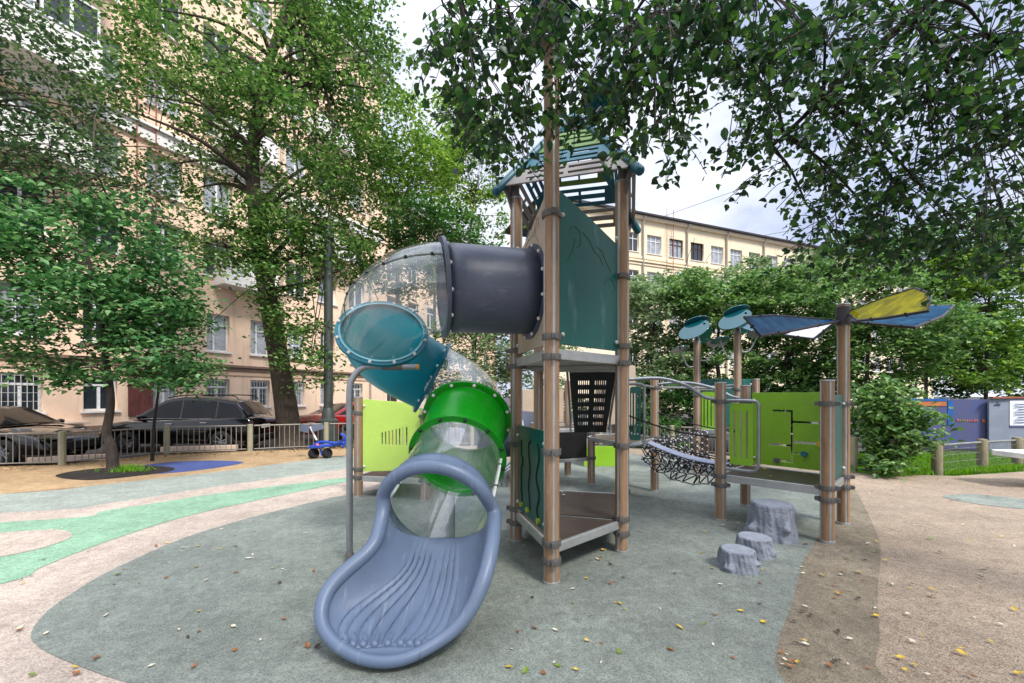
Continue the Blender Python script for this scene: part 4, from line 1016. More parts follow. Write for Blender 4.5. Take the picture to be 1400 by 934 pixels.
for c,zc,w,hh,st,g,ri in wn:
    gm='glass' if rw.random()<.55 else 'curtain'
    add_window(lb,MW@Matrix.Translation((c,zc,-.2)),w,hh,st,'winwhite',gm,True,g)
e0=O0+fu*t1; 
MB().prism([(t1-.02,-.5),(t1-.02,-12),(t1-.5,-12),(t1-.5,-.5)],0,H1,0,Matrix(((fu.x,fn_.x,0,O0.x),(fu.y,fn_.y,0,O0.y),(0,0,1,O0.z),(0,0,0,1))) ).build('end_wall',M_['peach'],lb,None)
def band_box(parent,t_0,t_1,z,hh,out,mm,name):
    c=MW@Vector(((t_0+t_1)/2,z+hh/2,out/2-.02)); M=frame(c,fu,fn_)
    MB().box((0,0,0),(t_1-t_0,hh,out+.04)).build  # placeholder keeps helper chain short
    mb=MB().box((0,0,0),(t_1-t_0,hh,out+.04)); mb.v=[tuple(M@Vector(v)) for v in mb.v]
    return mb.build(name,M_[mm],parent,None,.01)
band_box(lb,t0,t1,2.82,.16,.10,'brownband','string_course'); band_box(lb,t0,t1,2.985,.12,.18,'brownband','string_course'); band_box(lb,t0,t1,2.60,.18,.05,'peachbase','string_course')
band_box(lb,t0,t1,12.15,.55,.14,'whiteplaster','white_band'); band_box(lb,t0,t1,12.705,.12,.26,'whiteplaster','white_band')
band_box(lb,t0,t1+.3,23.3,.3,.25,'whiteplaster','cornice'); band_box(lb,t0,t1+.3,23.605,.35,.5,'whiteplaster','cornice'); band_box(lb,t0,t1+.3,23.96,.14,.62,'roofdark','cornice')
band_box(lb,t0,t1,.0,.5,.08,'brownband','plinth')
def balcony(tc,z,w,depth,hh=1.05):
    M=MW@Matrix.Translation((tc,z,0))
    s=MB(); s.box((0,0,0),(1,1,1)); 
    def bx(c,sz,name,par,mm,bv=.01):
        mb=MB().box(c,sz); mb.v=[tuple(M@Vector(v)) for v in mb.v]; return mb.build(name,M_[mm],par,None,bv)
    b=bx((0,-.1,depth/2),(w+.1,.2,depth+.05),'balcony',lb,'whiteplaster')
    bx((0,hh/2,depth-.04),(w,hh,.07),'parapet',b,'whiteplaster'); bx((-w/2+.04,hh/2,depth/2-.03),(.07,hh,depth-.1),'parapet',b,'whiteplaster'); bx((w/2-.04,hh/2,depth/2-.03),(.07,hh,depth-.1),'parapet',b,'whiteplaster')
    bx((0,hh+.03,depth-.04),(w+.06,.06,.14),'coping',b,'winwhite')
    return b,bx
balcony(1.1,6.95,2.6,1.0); balcony(-6.2,12.95,3.2,1.25,1.2); balcony(-6.2,16.5,3.2,1.2); balcony(-6.2,9.8,2.8,1.1); balcony(6.2,10.0,2.6,1.0); balcony(6.2,16.6,2.6,1.0); balcony(1.1,13.4,2.6,1.0)
b,bx=balcony(-6.2,19.9,3.2,1.2)
for zz in(13.0,16.55): # glazed loggias
    M=MW@Matrix.Translation((-6.2,zz+1.2,1.2)); add_window(lb,M@Matrix.Translation((-.8,.65,-.03)),1.5,1.3,'two','winwhite','curtain',False); add_window(lb,M@Matrix.Translation((.8,.65,-.03)),1.5,1.3,'two','winwhite','glass',False)
m=MB()
for s in(-3.15,-2.5): m.tube([MW@Vector((s,7.6,.18)),MW@Vector((s,23.4,.18))],.025,6)
for k in range(26): m.tube([MW@Vector((-3.15,7.8+k*.6,.18)),MW@Vector((-2.5,7.8+k*.6,.18))],.016,6)
m.build('fire_ladder',M_['rust'],lb)
for t in(-7.4,3.2,9.7):
    MB().tube(spline([MW@Vector((t,23.2,.5)),MW@Vector((t,22.6,.16)),MW@Vector((t,21.5,.14))],4)+[MW@Vector((t,.4,.14))],.06,10).build('downpipe',M_['pipe'],lb)
# the awning over the cellar door and the dark red shutter
mb=MB().prism([(0,0),(1.0,0),(1.0,.05),(0,.05)],0,.75); mb.v=[tuple(MW@Vector((v[0]-5.75,v[1]+.72-.12*v[2],v[2]))) for v in mb.v]; mb.build('awning',M_['awning'],lb,None,.005)
mb=MB().box((-2.98,1.75,.08),(.82,1.9,.06)); mb.v=[tuple(MW@Vector(v)) for v in mb.v]; mb.build('shutter',M_['shutter'],lb,None,.01)
# lower wing further along the same street line
O1=O0+fu*11.3+fn_*-.6
lw=thing('apartment_building','lower peach wing beyond the tall apartment building, its eave seen between the trees','building',O1)
M1=frame(O1,fu,fn_); hol=[];ws=[]
for r_ in range(5):
    for c in range(7):
        x=1.4+c*2.4; z=.9+r_*3.2; hol.append([(x-.6,z),(x+.6,z),(x+.6,z+1.7),(x-.6,z+1.7)]); ws.append((x,z+.85))
plate('wall',[(0,0),(18,0),(18,16.3),(0,16.3)],hol,.4,M1@Matrix.Translation((0,0,-.2)),M_['peach'],lw,0,None)
for x,z in ws: add_window(lw,M1@Matrix.Translation((x,z,-.18)),1.2,1.7,'cross','winwhite','glass')
for z,hh,o_,mm in((15.4,.25,.15,'whiteplaster'),(16.0,.3,.6,'whiteplaster'),(16.3,.15,.75,'roofdark')):
    mb=MB().box((9,z+hh/2,o_/2-.02),(18.2,hh,o_+.04)); mb.v=[tuple(M1@Vector(v)) for v in mb.v]; mb.build('eave',M_[mm],lw,None,.01)
# cream building behind the bushes on the right
cu_=Vector((.93,.3676,0)).normalized(); cn=Vector((cu_.y,-cu_.x,0)); OC=V(13.65,45,-.16)
cb_=thing('apartment_building','cream four-storey building with grey downpipes behind the bushes on the right','building',OC)
M2=frame(OC,cu_,cn); hol=[];ws=[]; HC=20.6
for r_ in range(5):
    for c in range(18):
        x=-1.2+c*3.0; z=1.0+r_*3.95; 
        hol.append([(x-.95,z),(x+.95,z),(x+.95,z+2.0),(x-.95,z+2.0)]); ws.append((x,z+1.0,r_,c))
plate('wall',[(-12,0),(55,0),(55,HC),(-12,HC)],hol,.5,M2@Matrix.Translation((0,0,-.25)),M_['cream'],cb_,0,None)
for x,z,r_,c in ws:
    add_window(cb_,M2@Matrix.Translation((x,z,-.22)),1.9,2.0,'three','winbrown' if (r_==4 and c in(2,3)) else 'winwhite','curtain' if (c*7+r_*3)%3 else 'glass')
for z,hh,o_,mm in((HC-.35,.35,.35,'cream'),(HC,.18,.7,'roofdark'),(16.1,.22,.14,'cream'),(15.45,.14,.10,'cream'),(HC-4.85,.18,.22,'cream')):
    mb=MB().box((21.5,z+hh/2,o_/2-.02),(67,hh,o_+.04)); mb.v=[tuple(M2@Vector(v)) for v in mb.v]; mb.build('cornice',M_[mm],cb_,None,.01)
for x in(.2,6.2,12.1,18.2,24,30):
    MB().tube([M2@Vector((x,HC-.1,.55)),M2@Vector((x,HC-.8,.16)),M2@Vector((x,.4,.16))],.10,10).build('downpipe',M_['pipe'],cb_)
m=MB()
for s in(3.3,4.2): m.tube([M2@Vector((s,1,.22)),M2@Vector((s,HC+1.3,.22))],.03,6)
for k in range(30): m.tube([M2@Vector((3.3,1.5+k*.6,.22)),M2@Vector((4.2,1.5+k*.6,.22))],.014,5)
m.build('fire_ladder',M_['rust'],cb_)
for ax,az in((10.4,14.7),(16.5,10.9),(4.9,14.8)):
    mb=MB().box((ax,az,.2),(.9,.62,.34)); mb.lathe([(.001,0),(.22,0),(.24,.02),(.22,.04)],(ax-.12,az,.37),18); mb.v=[tuple(M2@Vector(v)) for v in mb.v]; mb.build('air_conditioner',M_['winwhite'],cb_,30,.01)
for i_,(w0,w1) in enumerate(((V(16,46,20.7),V(60,30,33)),(V(30,52,20.9),V(70,40,26)))):
    wt=thing('overhead_wire','thin upper overhead wire rising from the cream roof across the sky' if i_==0 else 'thin lower overhead wire above the far end of the cream roof','wire',w0)
    MB().tube(spline([w0,P2(w0,w1,.5)+V(0,0,-.5),w1],10),.022,6).build('wire',M_['plastic'],wt)
mb=MB().prism([(-12,0),(55,0),(55,-10),(-12,-10)],HC+.02,HC+.14,0,Matrix(((cu_.x,cn.x,0,OC.x),(cu_.y,cn.y,0,OC.y),(0,0,1,OC.z),(0,0,0,1)))); mb.build('roof',M_['roofdark'],cb_,None)
MB().lathe([(.25,0),(.25,.55),(.38,.6),(.38,.7),(.001,.95)],M2@Vector((-.6,HC+.1,-.6)),14).build('roof_vent',M_['pipe'],cb_)

# ------------------------------------------------------------------ street lamp
lp=at(449,584,13.0); 
lm=thing('street_lamp','grey-green cast iron lamp column between the big trunk and the slide','street lamp',(lp.x,lp.y,-.16))
zt=at(452,318,13.0).z
MB().lathe([(.34,-.16),(.34,.05),(.27,.09),(.25,.5),(.235,.62),(.29,.66),(.29,.72),(.2,.78),(.17,1.0),(.135,1.1)],(lp.x,lp.y,0),16).build('base',M_['lamp'],lm,30)
MB().lathe([(.135,1.1),(.125,zt-.5),(.12,zt-.25),(.17,zt-.2),(.17,zt-.14),(.11,zt),(.05,zt+.3),(.03,zt+.5),(.0005,zt+.55)],(lp.x,lp.y,0),16).build('column',M_['lamp'],lm,30)
# ------------------------------------------------------------------ cars
def car(name,label,cat,loc,heading,L,Wd,paint,prof,gh,wheels,rails=False,zb=.24,plate_rear=False):
    """prof: (x, belt z, half width) along the body, front at +x; gh: greenhouse roof profile points (x,z)"""
    t=thing(name,label,cat,loc,heading); hw=Wd/2
    xs=[p[0] for p in prof]
    def sec(x):
        for i in range(len(prof)-1):
            a,b=prof[i],prof[i+1]
            if a[0]<=x<=b[0]:
                f=(x-a[0])/max(1e-6,b[0]-a[0]); return a[1]+(b[1]-a[1])*f,(a[2]+(b[2]-a[2])*f)*hw
        return prof[-1][1],prof[-1][2]*hw
    rows=[];NS=60
    smx=spline([(p[0],p[1],p[2]) for p in prof],10)
    mb=MB(); n=len(smx); vs=[]
    def arch(x,z,r=.37):
        for wx in wheels:
            if abs(x-wx)<r: return max(z,.32+math.sqrt(r*r-(x-wx)**2)*.98)
        return z
    K=0
    for p in smx:
        x,zt_,w=p.x,p.y,p.z*hw
        z0=arch(x,zb); zm=zb+(zt_-zb)*.55
        half=[(0,z0+.02),(w*.80,z0),(w*.965,z0+.03),(w*1.0,max(z0+.05,zm*.8)),(w*1.0,max(z0+.07,zm)),(w*.985,max(z0+.09,zt_-.10)),(w*.95,max(z0+.11,zt_-.03)),(w*.86,max(z0+.12,zt_)),(0,max(z0+.13,zt_+.035))]
        full=[(y,z) for y,z in half]+[(-y,z) for y,z in half[-2:0:-1]]
        K=len(full); vs+=[(x,y,z) for y,z in full]
    fs=[[i*K+k,i*K+(k+1)%K,(i+1)*K+(k+1)%K,(i+1)*K+k] for i in range(n-1) for k in range(K)]
    fs+=[list(range(K)),list(range((n-1)*K,n*K))]
    mb.add(vs,fs); body=mb.build('body',M_[paint],t,50,0,False)
    # greenhouse
    wb,wr=.90*hw,.70*hw
    zs=[p[1] for p in gh]; zlo,zhi=min(zs),max(zs)
    def wy(z): return wb+(wr-wb)*(z-zlo)/(zhi-zlo)
    mb=MB(); vs=[]
    for x,z in gh: 
        y=wy(z); vs+=[(x,y,z),(x,y*.96,z+.018),(x,0,z+.045),(x,-y*.96,z+.018),(x,-y,z)]
    n=len(gh); fs=[[i*5+k,i*5+k+1,(i+1)*5+k+1,(i+1)*5+k] for i in range(n-1) for k in range(4)]
    fs+=[[i*5 for i in range(n)],[i*5+4 for i in range(n)]]
    mb.add(vs,fs); mb.build('roof',M_[paint],t,35,0,False)
    # side glass in pieces
    rx0,rx1=gh[0][0],gh[-1][0]
    def roofz(x):
        for i in range(n-1):
            a,b=gh[i],gh[i+1]
            if min(a[0],b[0])<=x<=max(a[0],b[0]) and a[0]!=b[0]: return a[1]+(b[1]-a[1])*(x-a[0])/(b[0]-a[0])
        return zlo
    xa,xb=min(rx0,rx1)+.14,max(rx0,rx1)-.16
    cuts=[xa,xa+(xb-xa)*.26,xa+(xb-xa)*.60,xb]
    for s in(-1,1):
        for c0,c1 in zip(cuts[:-1],cuts[1:]):
            c0+=.03;c1-=.03
            pts=[]
            for k in range(7): 
                x=c0+(c1-c0)*k/6; pts.append((x,max(zlo+.05,roofz(x)-.075)))
            poly=[(c0,zlo+.04)]+[(x,z) for x,z in pts]+[(c1,zlo+.04)]
            m=MB(); v2=[(x,s*(wy(z)+.006),z) for x,z in poly]; m.add(v2,[list(range(len(v2)))])
            m.build('side_window',M_['carglass'],t,None,0,False)
        m=MB().tube([(xa-.05,s*(wy(zlo+.02)+.01),zlo+.02),(xb+.1,s*(wy(zlo+.02)+.01),zlo+.02)],.012,6); m.build('belt_trim',M_['chrome'],t,60,0,False)
        mm=MB().ball((xb-.12,s*(wb+.10),zlo+.08),.09,10,0,(.8,1.1,.75)); mm.beam((xb-.1,s*(wb-.02),zlo+.05),(xb-.1,s*(wb+.08),zlo+.06),.05,.03); mm.build('wing_mirror',M_[paint],t,60,0,False)
        for hx in(.1,-.9):
            z,w=sec(hx); MB().box((hx,s*(hw+.006),z-.14),(.2,.03,.035)).build('door_handle',M_['chrome'],t,None,.006,False)
    def pane(i,name_):
        a,b=gh[i],gh[i+1]; d=Vector((b[0]-a[0],0,b[1]-a[1])); nn=Vector((-d.z,0,d.x)).normalized()
        if nn.z<0: nn=-nn
        ee=[]
        for f in(.10,.93):
            x=a[0]+(b[0]-a[0])*f; z=a[1]+(b[1]-a[1])*f; y=wy(z)*.90
            ee.append((x,z,y))
        m=MB(); o=nn*.012
        v2=[]
        for x,z,y in ee: v2+=[Vector((x,-y,z+.016))+o,Vector((x,-y*.5,z+.036))+o,Vector((x,0,z+.044))+o,Vector((x,y*.5,z+.036))+o,Vector((x,y,z+.016))+o]
        m.add(v2,[[k,k+1,k+6,k+5] for k in range(4)]); m.build(name_,M_['carglass'],t,180,0,False)
    pane(0,'rear_window'); pane(len(gh)-2,'windscreen')
    for wx in wheels:
        for s in(-1,1):
            c=(wx,s*(hw-.12),.32); Mx=Matrix.Rotation(R(90),3,'X')
            o=MB().lathe([(.20,-.1),(.29,-.1),(.32,-.07),(.325,0),(.32,.07),(.29,.1),(.20,.1)],c,28,0,Mx).build('wheel',M_['tyre'],t,50,0,False)
            m=MB().lathe([(.205,-.09),(.205,.09)],c,28,0,Mx); m.lathe([(.001,s*-.085),(.05,s*-.085)],c,12,0,Mx)
            for k in range(7):
                a=2*math.pi*k/7; q=Vector(c)+V(0,s*.075,0); m.beam(q,q+V(.2*math.cos(a),0,.2*math.sin(a)),.03,.045,up=(0,1,0))
            m.build('rim',M_['rim'],o,40,0,False)
    xf,xr=prof[-1][0],prof[0][0]
    for s in(-1,1):
        z,w=sec(xf-.16); MB().ball((xf-.2,s*w*.80,z-.11),.1,12,0,(1.5,1.2,.62)).build('headlight',M_['headlight'],t,180,0,False)
        z,w=sec(xr+.12); MB().ball((xr+.13,s*w*.86,z-.12),.1,12,0,(1.3,1.25,.75)).build('tail_light',M_['tail'],t,180,0,False)
    MB().box((xr-.005,0,.74),(.02,.52,.115)).build('number_plate',M_['plate'],t,None,.004,False)
    MB().box((xf+.0,0,.45),(.05,Wd*.62,.2)).build('grille',M_['plastic'],t,None,.02,False)
    MB().box((xr+.01,0,.42),(.08,Wd*.82,.14)).build('bumper',M_['plastic' if paint=='carblack' else paint],t,None,.03,False)
    t.scale=(.95,.95,.95)
    if rails:
        for s in(-1,1):
            MB().tube(spline([(-1.75,s*wr*.9,zhi-.06),(-1.5,s*wr*.92,zhi+.07),(-.3,s*wr*.94,zhi+.08),(.35,s*wr*.92,zhi+.0)],5),.018,8).build('roof_rail',M_['plastic'],t,60,0,False)
    return t
suv_prof=[(-2.28,.55,.84),(-2.24,.98,.93),(-1.9,1.06,.98),(-1.0,1.04,1.0),(.2,1.0,1.0),(.95,.98,.99),(1.6,.93,.96),(2.1,.82,.90),(2.28,.62,.78)]
suv_gh=[(-2.12,1.04),(-1.72,1.52),(-1.0,1.64),(-.1,1.66),(.35,1.58),(1.22,1.0)]
car('parked_car','black suv with roof rails parked side-on behind the low fence','car',(-9.85,13.1,-.16),R(184),4.56,1.84,'carblack',suv_prof,suv_gh,(-1.38,1.36),True)
sed_prof=[(-2.3,.5,.82),(-2.26,.92,.92),(-1.7,1.0,.97),(-.6,.96,1.0),(.6,.92,1.0),(1.2,.90,.98),(1.8,.80,.94),(2.2,.66,.86),(2.34,.48,.72)]
sed_gh=[(-1.95,.98),(-1.05,1.38),(-.3,1.42),(.2,1.38),(1.12,.92)]
car('parked_car','black sedan at the left edge, its bonnet and front wheel behind the fence','car',(-13.15,10.75,-.16),R(-3),4.64,1.8,'carblack',sed_prof,sed_gh,(-1.4,1.42))
car('parked_car','dark red sedan seen from behind, beside the lamp column','car',(-5.9,16.9,-.16),R(56),4.64,1.84,'carred',sed_prof,sed_gh,(-1.4,1.42))
ks=thing('kerb_stone','long pale kerb stone lying behind the fence under the black suv','kerb stone',(-9.3,11.9,-.16)); 
MB().beam(V(-9.7,11.75,-.02),V(-7.9,12.2,-.02),.18,.16).build('block',M_['awning'],ks,None,.01)
ks2=thing('kerb_stone','short pale kerb stone lying left of the maple behind the fence','kerb stone',(-10.6,10.3,-.16))
MB().beam(V(-11.3,9.9,-.03),V(-10.0,10.5,-.03),.16,.14).build('block',M_['awning'],ks2,None,.01)
# ------------------------------------------------------------------ foliage
def leaf_mesh(pos,size,seed,up=.75,shape='rhomb',droop=0.0,flat=1.0):
    """one mesh of many separate little folded leaves"""
    rg=np.random.default_rng(seed); n=len(pos)
    nrm=rg.normal(size=(n,3)); nrm/=np.linalg.norm(nrm,axis=1,keepdims=True); nrm[:,2]=np.abs(nrm[:,2])*flat+up; nrm/=np.linalg.norm(nrm,axis=1,keepdims=True)
    d=rg.normal(size=(n,3)); d[:,2]-=droop; d-=nrm*np.sum(d*nrm,axis=1,keepdims=True); d/=np.linalg.norm(d,axis=1,keepdims=True)+1e-9
    s=np.cross(nrm,d); L=size*rg.uniform(.6,1.35,(n,1)); W=L*rg.uniform(.5,.72,(n,1)); f=nrm*L*rg.uniform(.05,.2,(n,1))
    p=np.asarray(pos)
    if shape=='rhomb':
        vs=np.stack([p,p+d*L*.45+s*W*.5+f,p+d*L,p+d*L*.45-s*W*.5+f],axis=1); loops=np.array([[0,1,2],[0,2,3]])
    else:
        tip=-nrm*L*.12
        vs=np.stack([p,p+d*L*.16+s*W*.42+f*.8,p+d*L*.42+s*W*.56+f,p+d*L*.74+s*W*.32+f*.5,p+d*L+tip,p+d*L*.74-s*W*.32+f*.5,p+d*L*.42-s*W*.56+f,p+d*L*.16-s*W*.42+f*.8],axis=1)
        loops=np.array([[0,1,2],[0,2,3],[0,3,4],[0,4,5],[0,5,6],[0,6,7]])
    k=vs.shape[1]; vs=vs.reshape(-1,3); tri=(loops[None,:,:]+(np.arange(n)*k)[:,None,None]).reshape(-1)
    nt=len(tri)//3; me=bpy.data.meshes.new('crown'); me.vertices.add(len(vs)); me.vertices.foreach_set('co',vs.astype(np.float32).ravel())
    me.loops.add(len(tri)); me.loops.foreach_set('vertex_index',tri.astype(np.int32)); me.polygons.add(nt)
    me.polygons.foreach_set('loop_start',np.arange(0,nt*3,3,dtype=np.int32)); me.polygons.foreach_set('loop_total',np.full(nt,3,dtype=np.int32))
    me.update(); me.validate(); return me
def clumps(blobs,rg,shell=.55):
    """clump centres inside a set of ellipsoids: (centre, radii, number)"""
    out=[]
    for c,r,n in blobs:
        v=rg.normal(size=(n,3)); v/=np.linalg.norm(v,axis=1,keepdims=True); q=rg.uniform(shell**3,1,(n,1))**(1/3)
        out.append(np.array(c)+v*q*np.array(r))
    return np.concatenate(out)
def tree(label,cat,base,trunk,limbs_to,blobs,nleaf,size,leaf,bark,seed,r0,spread=.38,name='broadleaf_tree',shell=.5,nl=26,group=None,up=.7,shape='rhomb',droop=.25,thin=.016,root=True,flat_spread=.55):
    t=thing(name,label,cat,base,0,group); rg=np.random.default_rng(seed); rr=random.Random(seed)
    cl=clumps(blobs,rg,shell)
    # leaves follow small twigs: each clump is a few flattened sprays
    per=max(3,nleaf//len(cl)); pos=[]
    sp=rg.uniform(.6,1.5,len(cl))*spread
    for c,s in zip(cl,sp):
        k=int(per*(s/spread)**1.2*rg.uniform(.5,1.5))
        ax=rg.normal(size=3); ax[2]*=.35; ax/=np.linalg.norm(ax)
        tt=rg.uniform(-1,1,(k,1)); pos.append(c+ax*tt*s*1.15+rg.normal(size=(k,3))*np.array([s*.45,s*.45,s*.45*flat_spread])-np.array([0,0,1])*(tt**2)*s*.25)
    pos=np.concatenate(pos)
    me=leaf_mesh(pos,size,seed+1,up,shape,droop); finish('crown',me,M_[leaf],t,180)
    if trunk:
        m=MB(); P=spline(trunk,6); n=len(P)
        rads=[r0*(1-.72*i/(n-1))*(1.35 if i==0 and root else 1.12 if i==1 and root else 1) for i in range(n)]
        m.tube(P,rads,14)
        order=list(range(len(cl))); rr.shuffle(order)
        for i in order[:nl]:
            e=Vector(cl[i]); 
            # start somewhere on the upper trunk, below the clump
            cand=[k for k in range(int(n*limbs_to),n) if P[k].z<e.z+.3] or [n-1]
            k=min(cand,key=lambda q:(P[q]-e).length+rr.uniform(0,1.0)*r0*6); s=P[k]; ra=rads[k]*rr.uniform(.35,.6)
            L=(e-s).length; midp=P2(s,e,.45)+V(rr.uniform(-.1,.1)*L,rr.uniform(-.1,.1)*L,rr.uniform(-.02,.16)*L)
            b=spline([s,midp,e],6); m.tube(b,[max(thin*.5,ra*(1-.92*j/(len(b)-1))) for j in range(len(b))],7,False)
            for q in range(2):
                j=rr.randrange(4,len(b)); e2=b[j]+V(rr.gauss(0,.2)*L,rr.gauss(0,.2)*L,rr.gauss(.02,.15)*L); m.tube(spline([b[j],P2(b[j],e2,.5)+V(0,0,.05*L),e2],4),[max(thin*.5,ra*.3*(1-.9*x/8)) for x in range(9)],5,False)
        m.build('trunk',M_[bark],t,180)
    return t
def blob(px,py,d,rx,ry,rd,n): 
    c=at(px,py,d); return ((c.x,c.y,c.z),(rx*d/F,rd,ry*d/F),n)
mb0=gp(155,645)
tree('young maple in the mulch pit, with a bluish green crown','tree',(mb0.x,mb0.y,0),[(mb0.x,mb0.y,-.02),(mb0.x-.05,mb0.y,.5),(mb0.x-.13,mb0.y,.75),(mb0.x-.05,mb0.y,1.4),(mb0.x-.1,mb0.y-.05,2.2),(mb0.x-.3,mb0.y,3.3),(mb0.x-.6,mb0.y,4.6)],.42,
  [blob(120,335,8.3,125,78,1.5,90),blob(110,420,8.2,115,55,1.3,70),blob(210,410,8.4,60,75,1.0,40),blob(215,490,8.4,55,38,.8,26),blob(105,515,8.2,28,12,.4,7),blob(40,470,8,55,32,.8,18),blob(30,330,8,60,60,1,25)],13500,.105,'l_maple','barkdark',21,.10,.30,up=.9,nl=34,shape='heart')
sb=V(-8.15,9.6,-.1)
tree('thin-stemmed sapling with dark leaves between the maple and the black suv','tree',sb,[(sb.x,sb.y,-.14),(sb.x+.05,sb.y,.8),(sb.x+.15,sb.y,1.7),(sb.x+.1,sb.y,2.6)],.3,
  [blob(205,455,9.6,60,55,.9,30),blob(235,500,9.6,45,28,.7,20),blob(250,440,9.8,25,50,.6,14)],3000,.11,'l_dark','barkdark',22,.04,.26,up=.8,nl=18)
for k in range(3):
    pass
bt_=V(-7.15,13.6,-.16)
tree('big old tree with a thick leaning trunk and wide crown over the parked cars','tree',bt_,[(-7.1,13.6,-.2),(-7.2,13.6,.8),(-7.45,13.6,2.5),(-7.85,13.6,4.8),(-8.2,13.6,7.2),(-8.3,13.6,9.4),(-7.9,13.7,12.0),(-7.2,13.8,14.5)],.42,
  [blob(330,60,13.6,200,95,3.2,120),blob(240,180,13.2,115,85,2.4,48),blob(420,170,13.4,125,95,2.6,95),blob(385,360,12.9,62,95,1.2,45),blob(300,330,13.0,75,40,1.4,26),blob(445,290,13.5,64,80,1.8,40),blob(420,480,12.9,40,50,.8,16),blob(470,20,13.6,70,60,2,36),blob(520,100,13.8,20,40,1,8)],35000,.14,'l_big','bark',31,.38,.46,nl=60,thin=.03)
tree('tree at the upper left corner, dark foliage over the balconies','tree',(-14.2,9.2,-.16),[(-14.2,9.2,-.2),(-14.0,9.2,3),(-13,9.2,6),(-11.8,9.2,8.5)],.5,
  [blob(35,95,9.2,105,85,1.8,70),blob(60,200,9.0,120,60,1.5,50),blob(130,240,8.9,80,50,1.2,26),blob(190,300,8.8,60,25,.9,10),blob(-20,20,9.2,90,60,1.5,30)],7500,.115,'l_left','bark',41,.24,.36,nl=34)
q=at(540,600,16)
tree('slim young tree left of the clear elbow of the slide, fresh green','tree',(q.x,q.y,-.16),[(q.x,q.y,-.2),(q.x-.05,q.y,2.2),(q.x+.1,q.y,4.8),(q.x+.05,q.y,7.4),(q.x-.2,q.y,10)],.35,
  [blob(545,190,16,62,80,1.8,62),blob(505,285,16,60,60,1.5,44),blob(580,240,16,45,60,1.4,40),blob(470,350,15.5,50,45,1.2,24)],10500,.15,'l_young','barkmid',51,.13,.42,nl=34)
q=at(640,600,19)
tree('slender open tree against the sky, just left of the tower roof','tree',(q.x,q.y,-.16),[(q.x,q.y,-.2),(q.x+.3,q.y,3),(q.x-.1,q.y,6.5),(q.x+.3,q.y,10.5)],.4,
  [blob(645,215,19,42,65,1.6,34),blob(610,250,19,30,50,1.3,20),blob(665,290,19,32,40,1.2,16),blob(630,160,19,30,40,1.3,14)],6000,.17,'l_young','barkmid',52,.12,.42,nl=26)
q=at(590,600,15)
tree('dense round dark bush above the clear elbow of the slide','shrub',(q.x,q.y,-.16),[(q.x,q.y,-.2),(q.x,q.y,1.5),(q.x+.1,q.y,3.5),(q.x+.1,q.y,5.6)],.3,
  [blob(590,318,15,62,42,1.4,60),blob(575,372,15,75,40,1.4,40),blob(640,345,15,40,30,1.2,26)],9500,.14,'l_dark','barkmid',53,.12,.36,'bush',.3)
q=at(650,600,14.2)
tree('grey-green bush behind the teal slide elbow','shrub',(q.x,q.y,-.16),[(q.x,q.y,-.2),(q.x,q.y,1.2),(q.x,q.y,3)],.2,
  [blob(655,415,14.2,75,60,1.3,70),blob(655,495,14,80,50,1.2,60),blob(720,460,14.4,60,80,1.2,50),blob(745,540,14.4,60,35,1.0,30)],13500,.13,'l_lilac','barkmid',54,.1,.36,'bush',.3)
# right-hand thicket, one plant after another
rs=[('pale grey-green lilac bush right of the tower','l_lilac',895,500,13.5,[(885,440,62,62,80),(910,510,60,55,60),(865,560,45,40,34)],12500),
 ('tall mid-green shrub behind the disc flowers','l_shrub',985,500,13.0,[(985,425,62,58,80),(1000,500,55,60,60),(945,400,40,30,26)],12500),
 ('fresh green shrub above the lime platform','l_shrub',1080,510,12.4,[(1075,405,60,42,60),(1100,470,70,55,80),(1065,520,50,40,40)],12500),
 ('dark shrub in the shade behind the teal back board','l_dark',960,580,12.6,[(950,560,70,42,50),(1010,560,60,42,44),(890,590,45,30,24),(1100,560,55,45,36)],9500),
 ('broad shrub under the yellow petal','l_shrub',1190,560,10.6,[(1180,410,70,55,70),(1205,490,70,60,90),(1180,560,50,48,50),(1265,450,50,55,50)],15500),
 ('bright green tree at the right edge above the grey hoarding','l_young',1352,560,13.6,[(1350,410,85,62,80),(1330,490,80,40,50),(1385,350,70,60,50),(1300,390,50,50,36)],13000),
 ('low leafy bush in front of the blue hoarding','l_shrub',1218,610,7.95,[(1215,592,26,34,32),(1232,566,24,26,24),(1204,556,22,36,24),(1243,612,16,14,10),(1205,634,22,10,10)],3400),
 ('pale tree behind the thicket, in front of the cream building','l_lilac',1010,560,17.5,[(960,395,60,35,50),(1040,385,55,35,46),(1110,380,60,30,46),(895,400,45,30,34)],9500),
 ('dark tree filling the right edge behind the hoardings','l_dark',1420,560,15.2,[(1345,480,70,55,70),(1410,500,60,55,60),(1450,420,70,90,60),(1300,500,45,40,40)],12500),
 ('deep green tree behind the broad shrub','l_dark',1270,560,14.0,[(1240,370,80,50,60),(1300,330,70,45,46),(1180,350,55,40,36),(1290,440,70,50,40)],10500)]
for i,(lab,lf_,px,py,d,bl,n) in enumerate(rs):
    q=at(px,py,d); g=0 if d<9 else -.14
    low=d<9
    tree(lab,'shrub' if 'tree' not in lab else 'tree',(q.x,q.y,g),[(q.x,q.y,g-.05),(q.x+.05,q.y,(q.z)*.4+.3),(q.x-.1,q.y,q.z+.2),(q.x,q.y,max(q.z+.3,at(px,bl[0][1],d).z))],.25,
      [blob(a,b,d,c,e,(.4 if low else 1.1),k) for a,b,c,e,k in bl],n,.105 if low else .015+.0095*d,lf_,'barkmid',60+i,.03 if low else .1,.2 if low else .034*d*.58,'bush' if 'tree' not in lab else 'broadleaf_tree',.3,22,shape='heart' if low else 'rhomb')
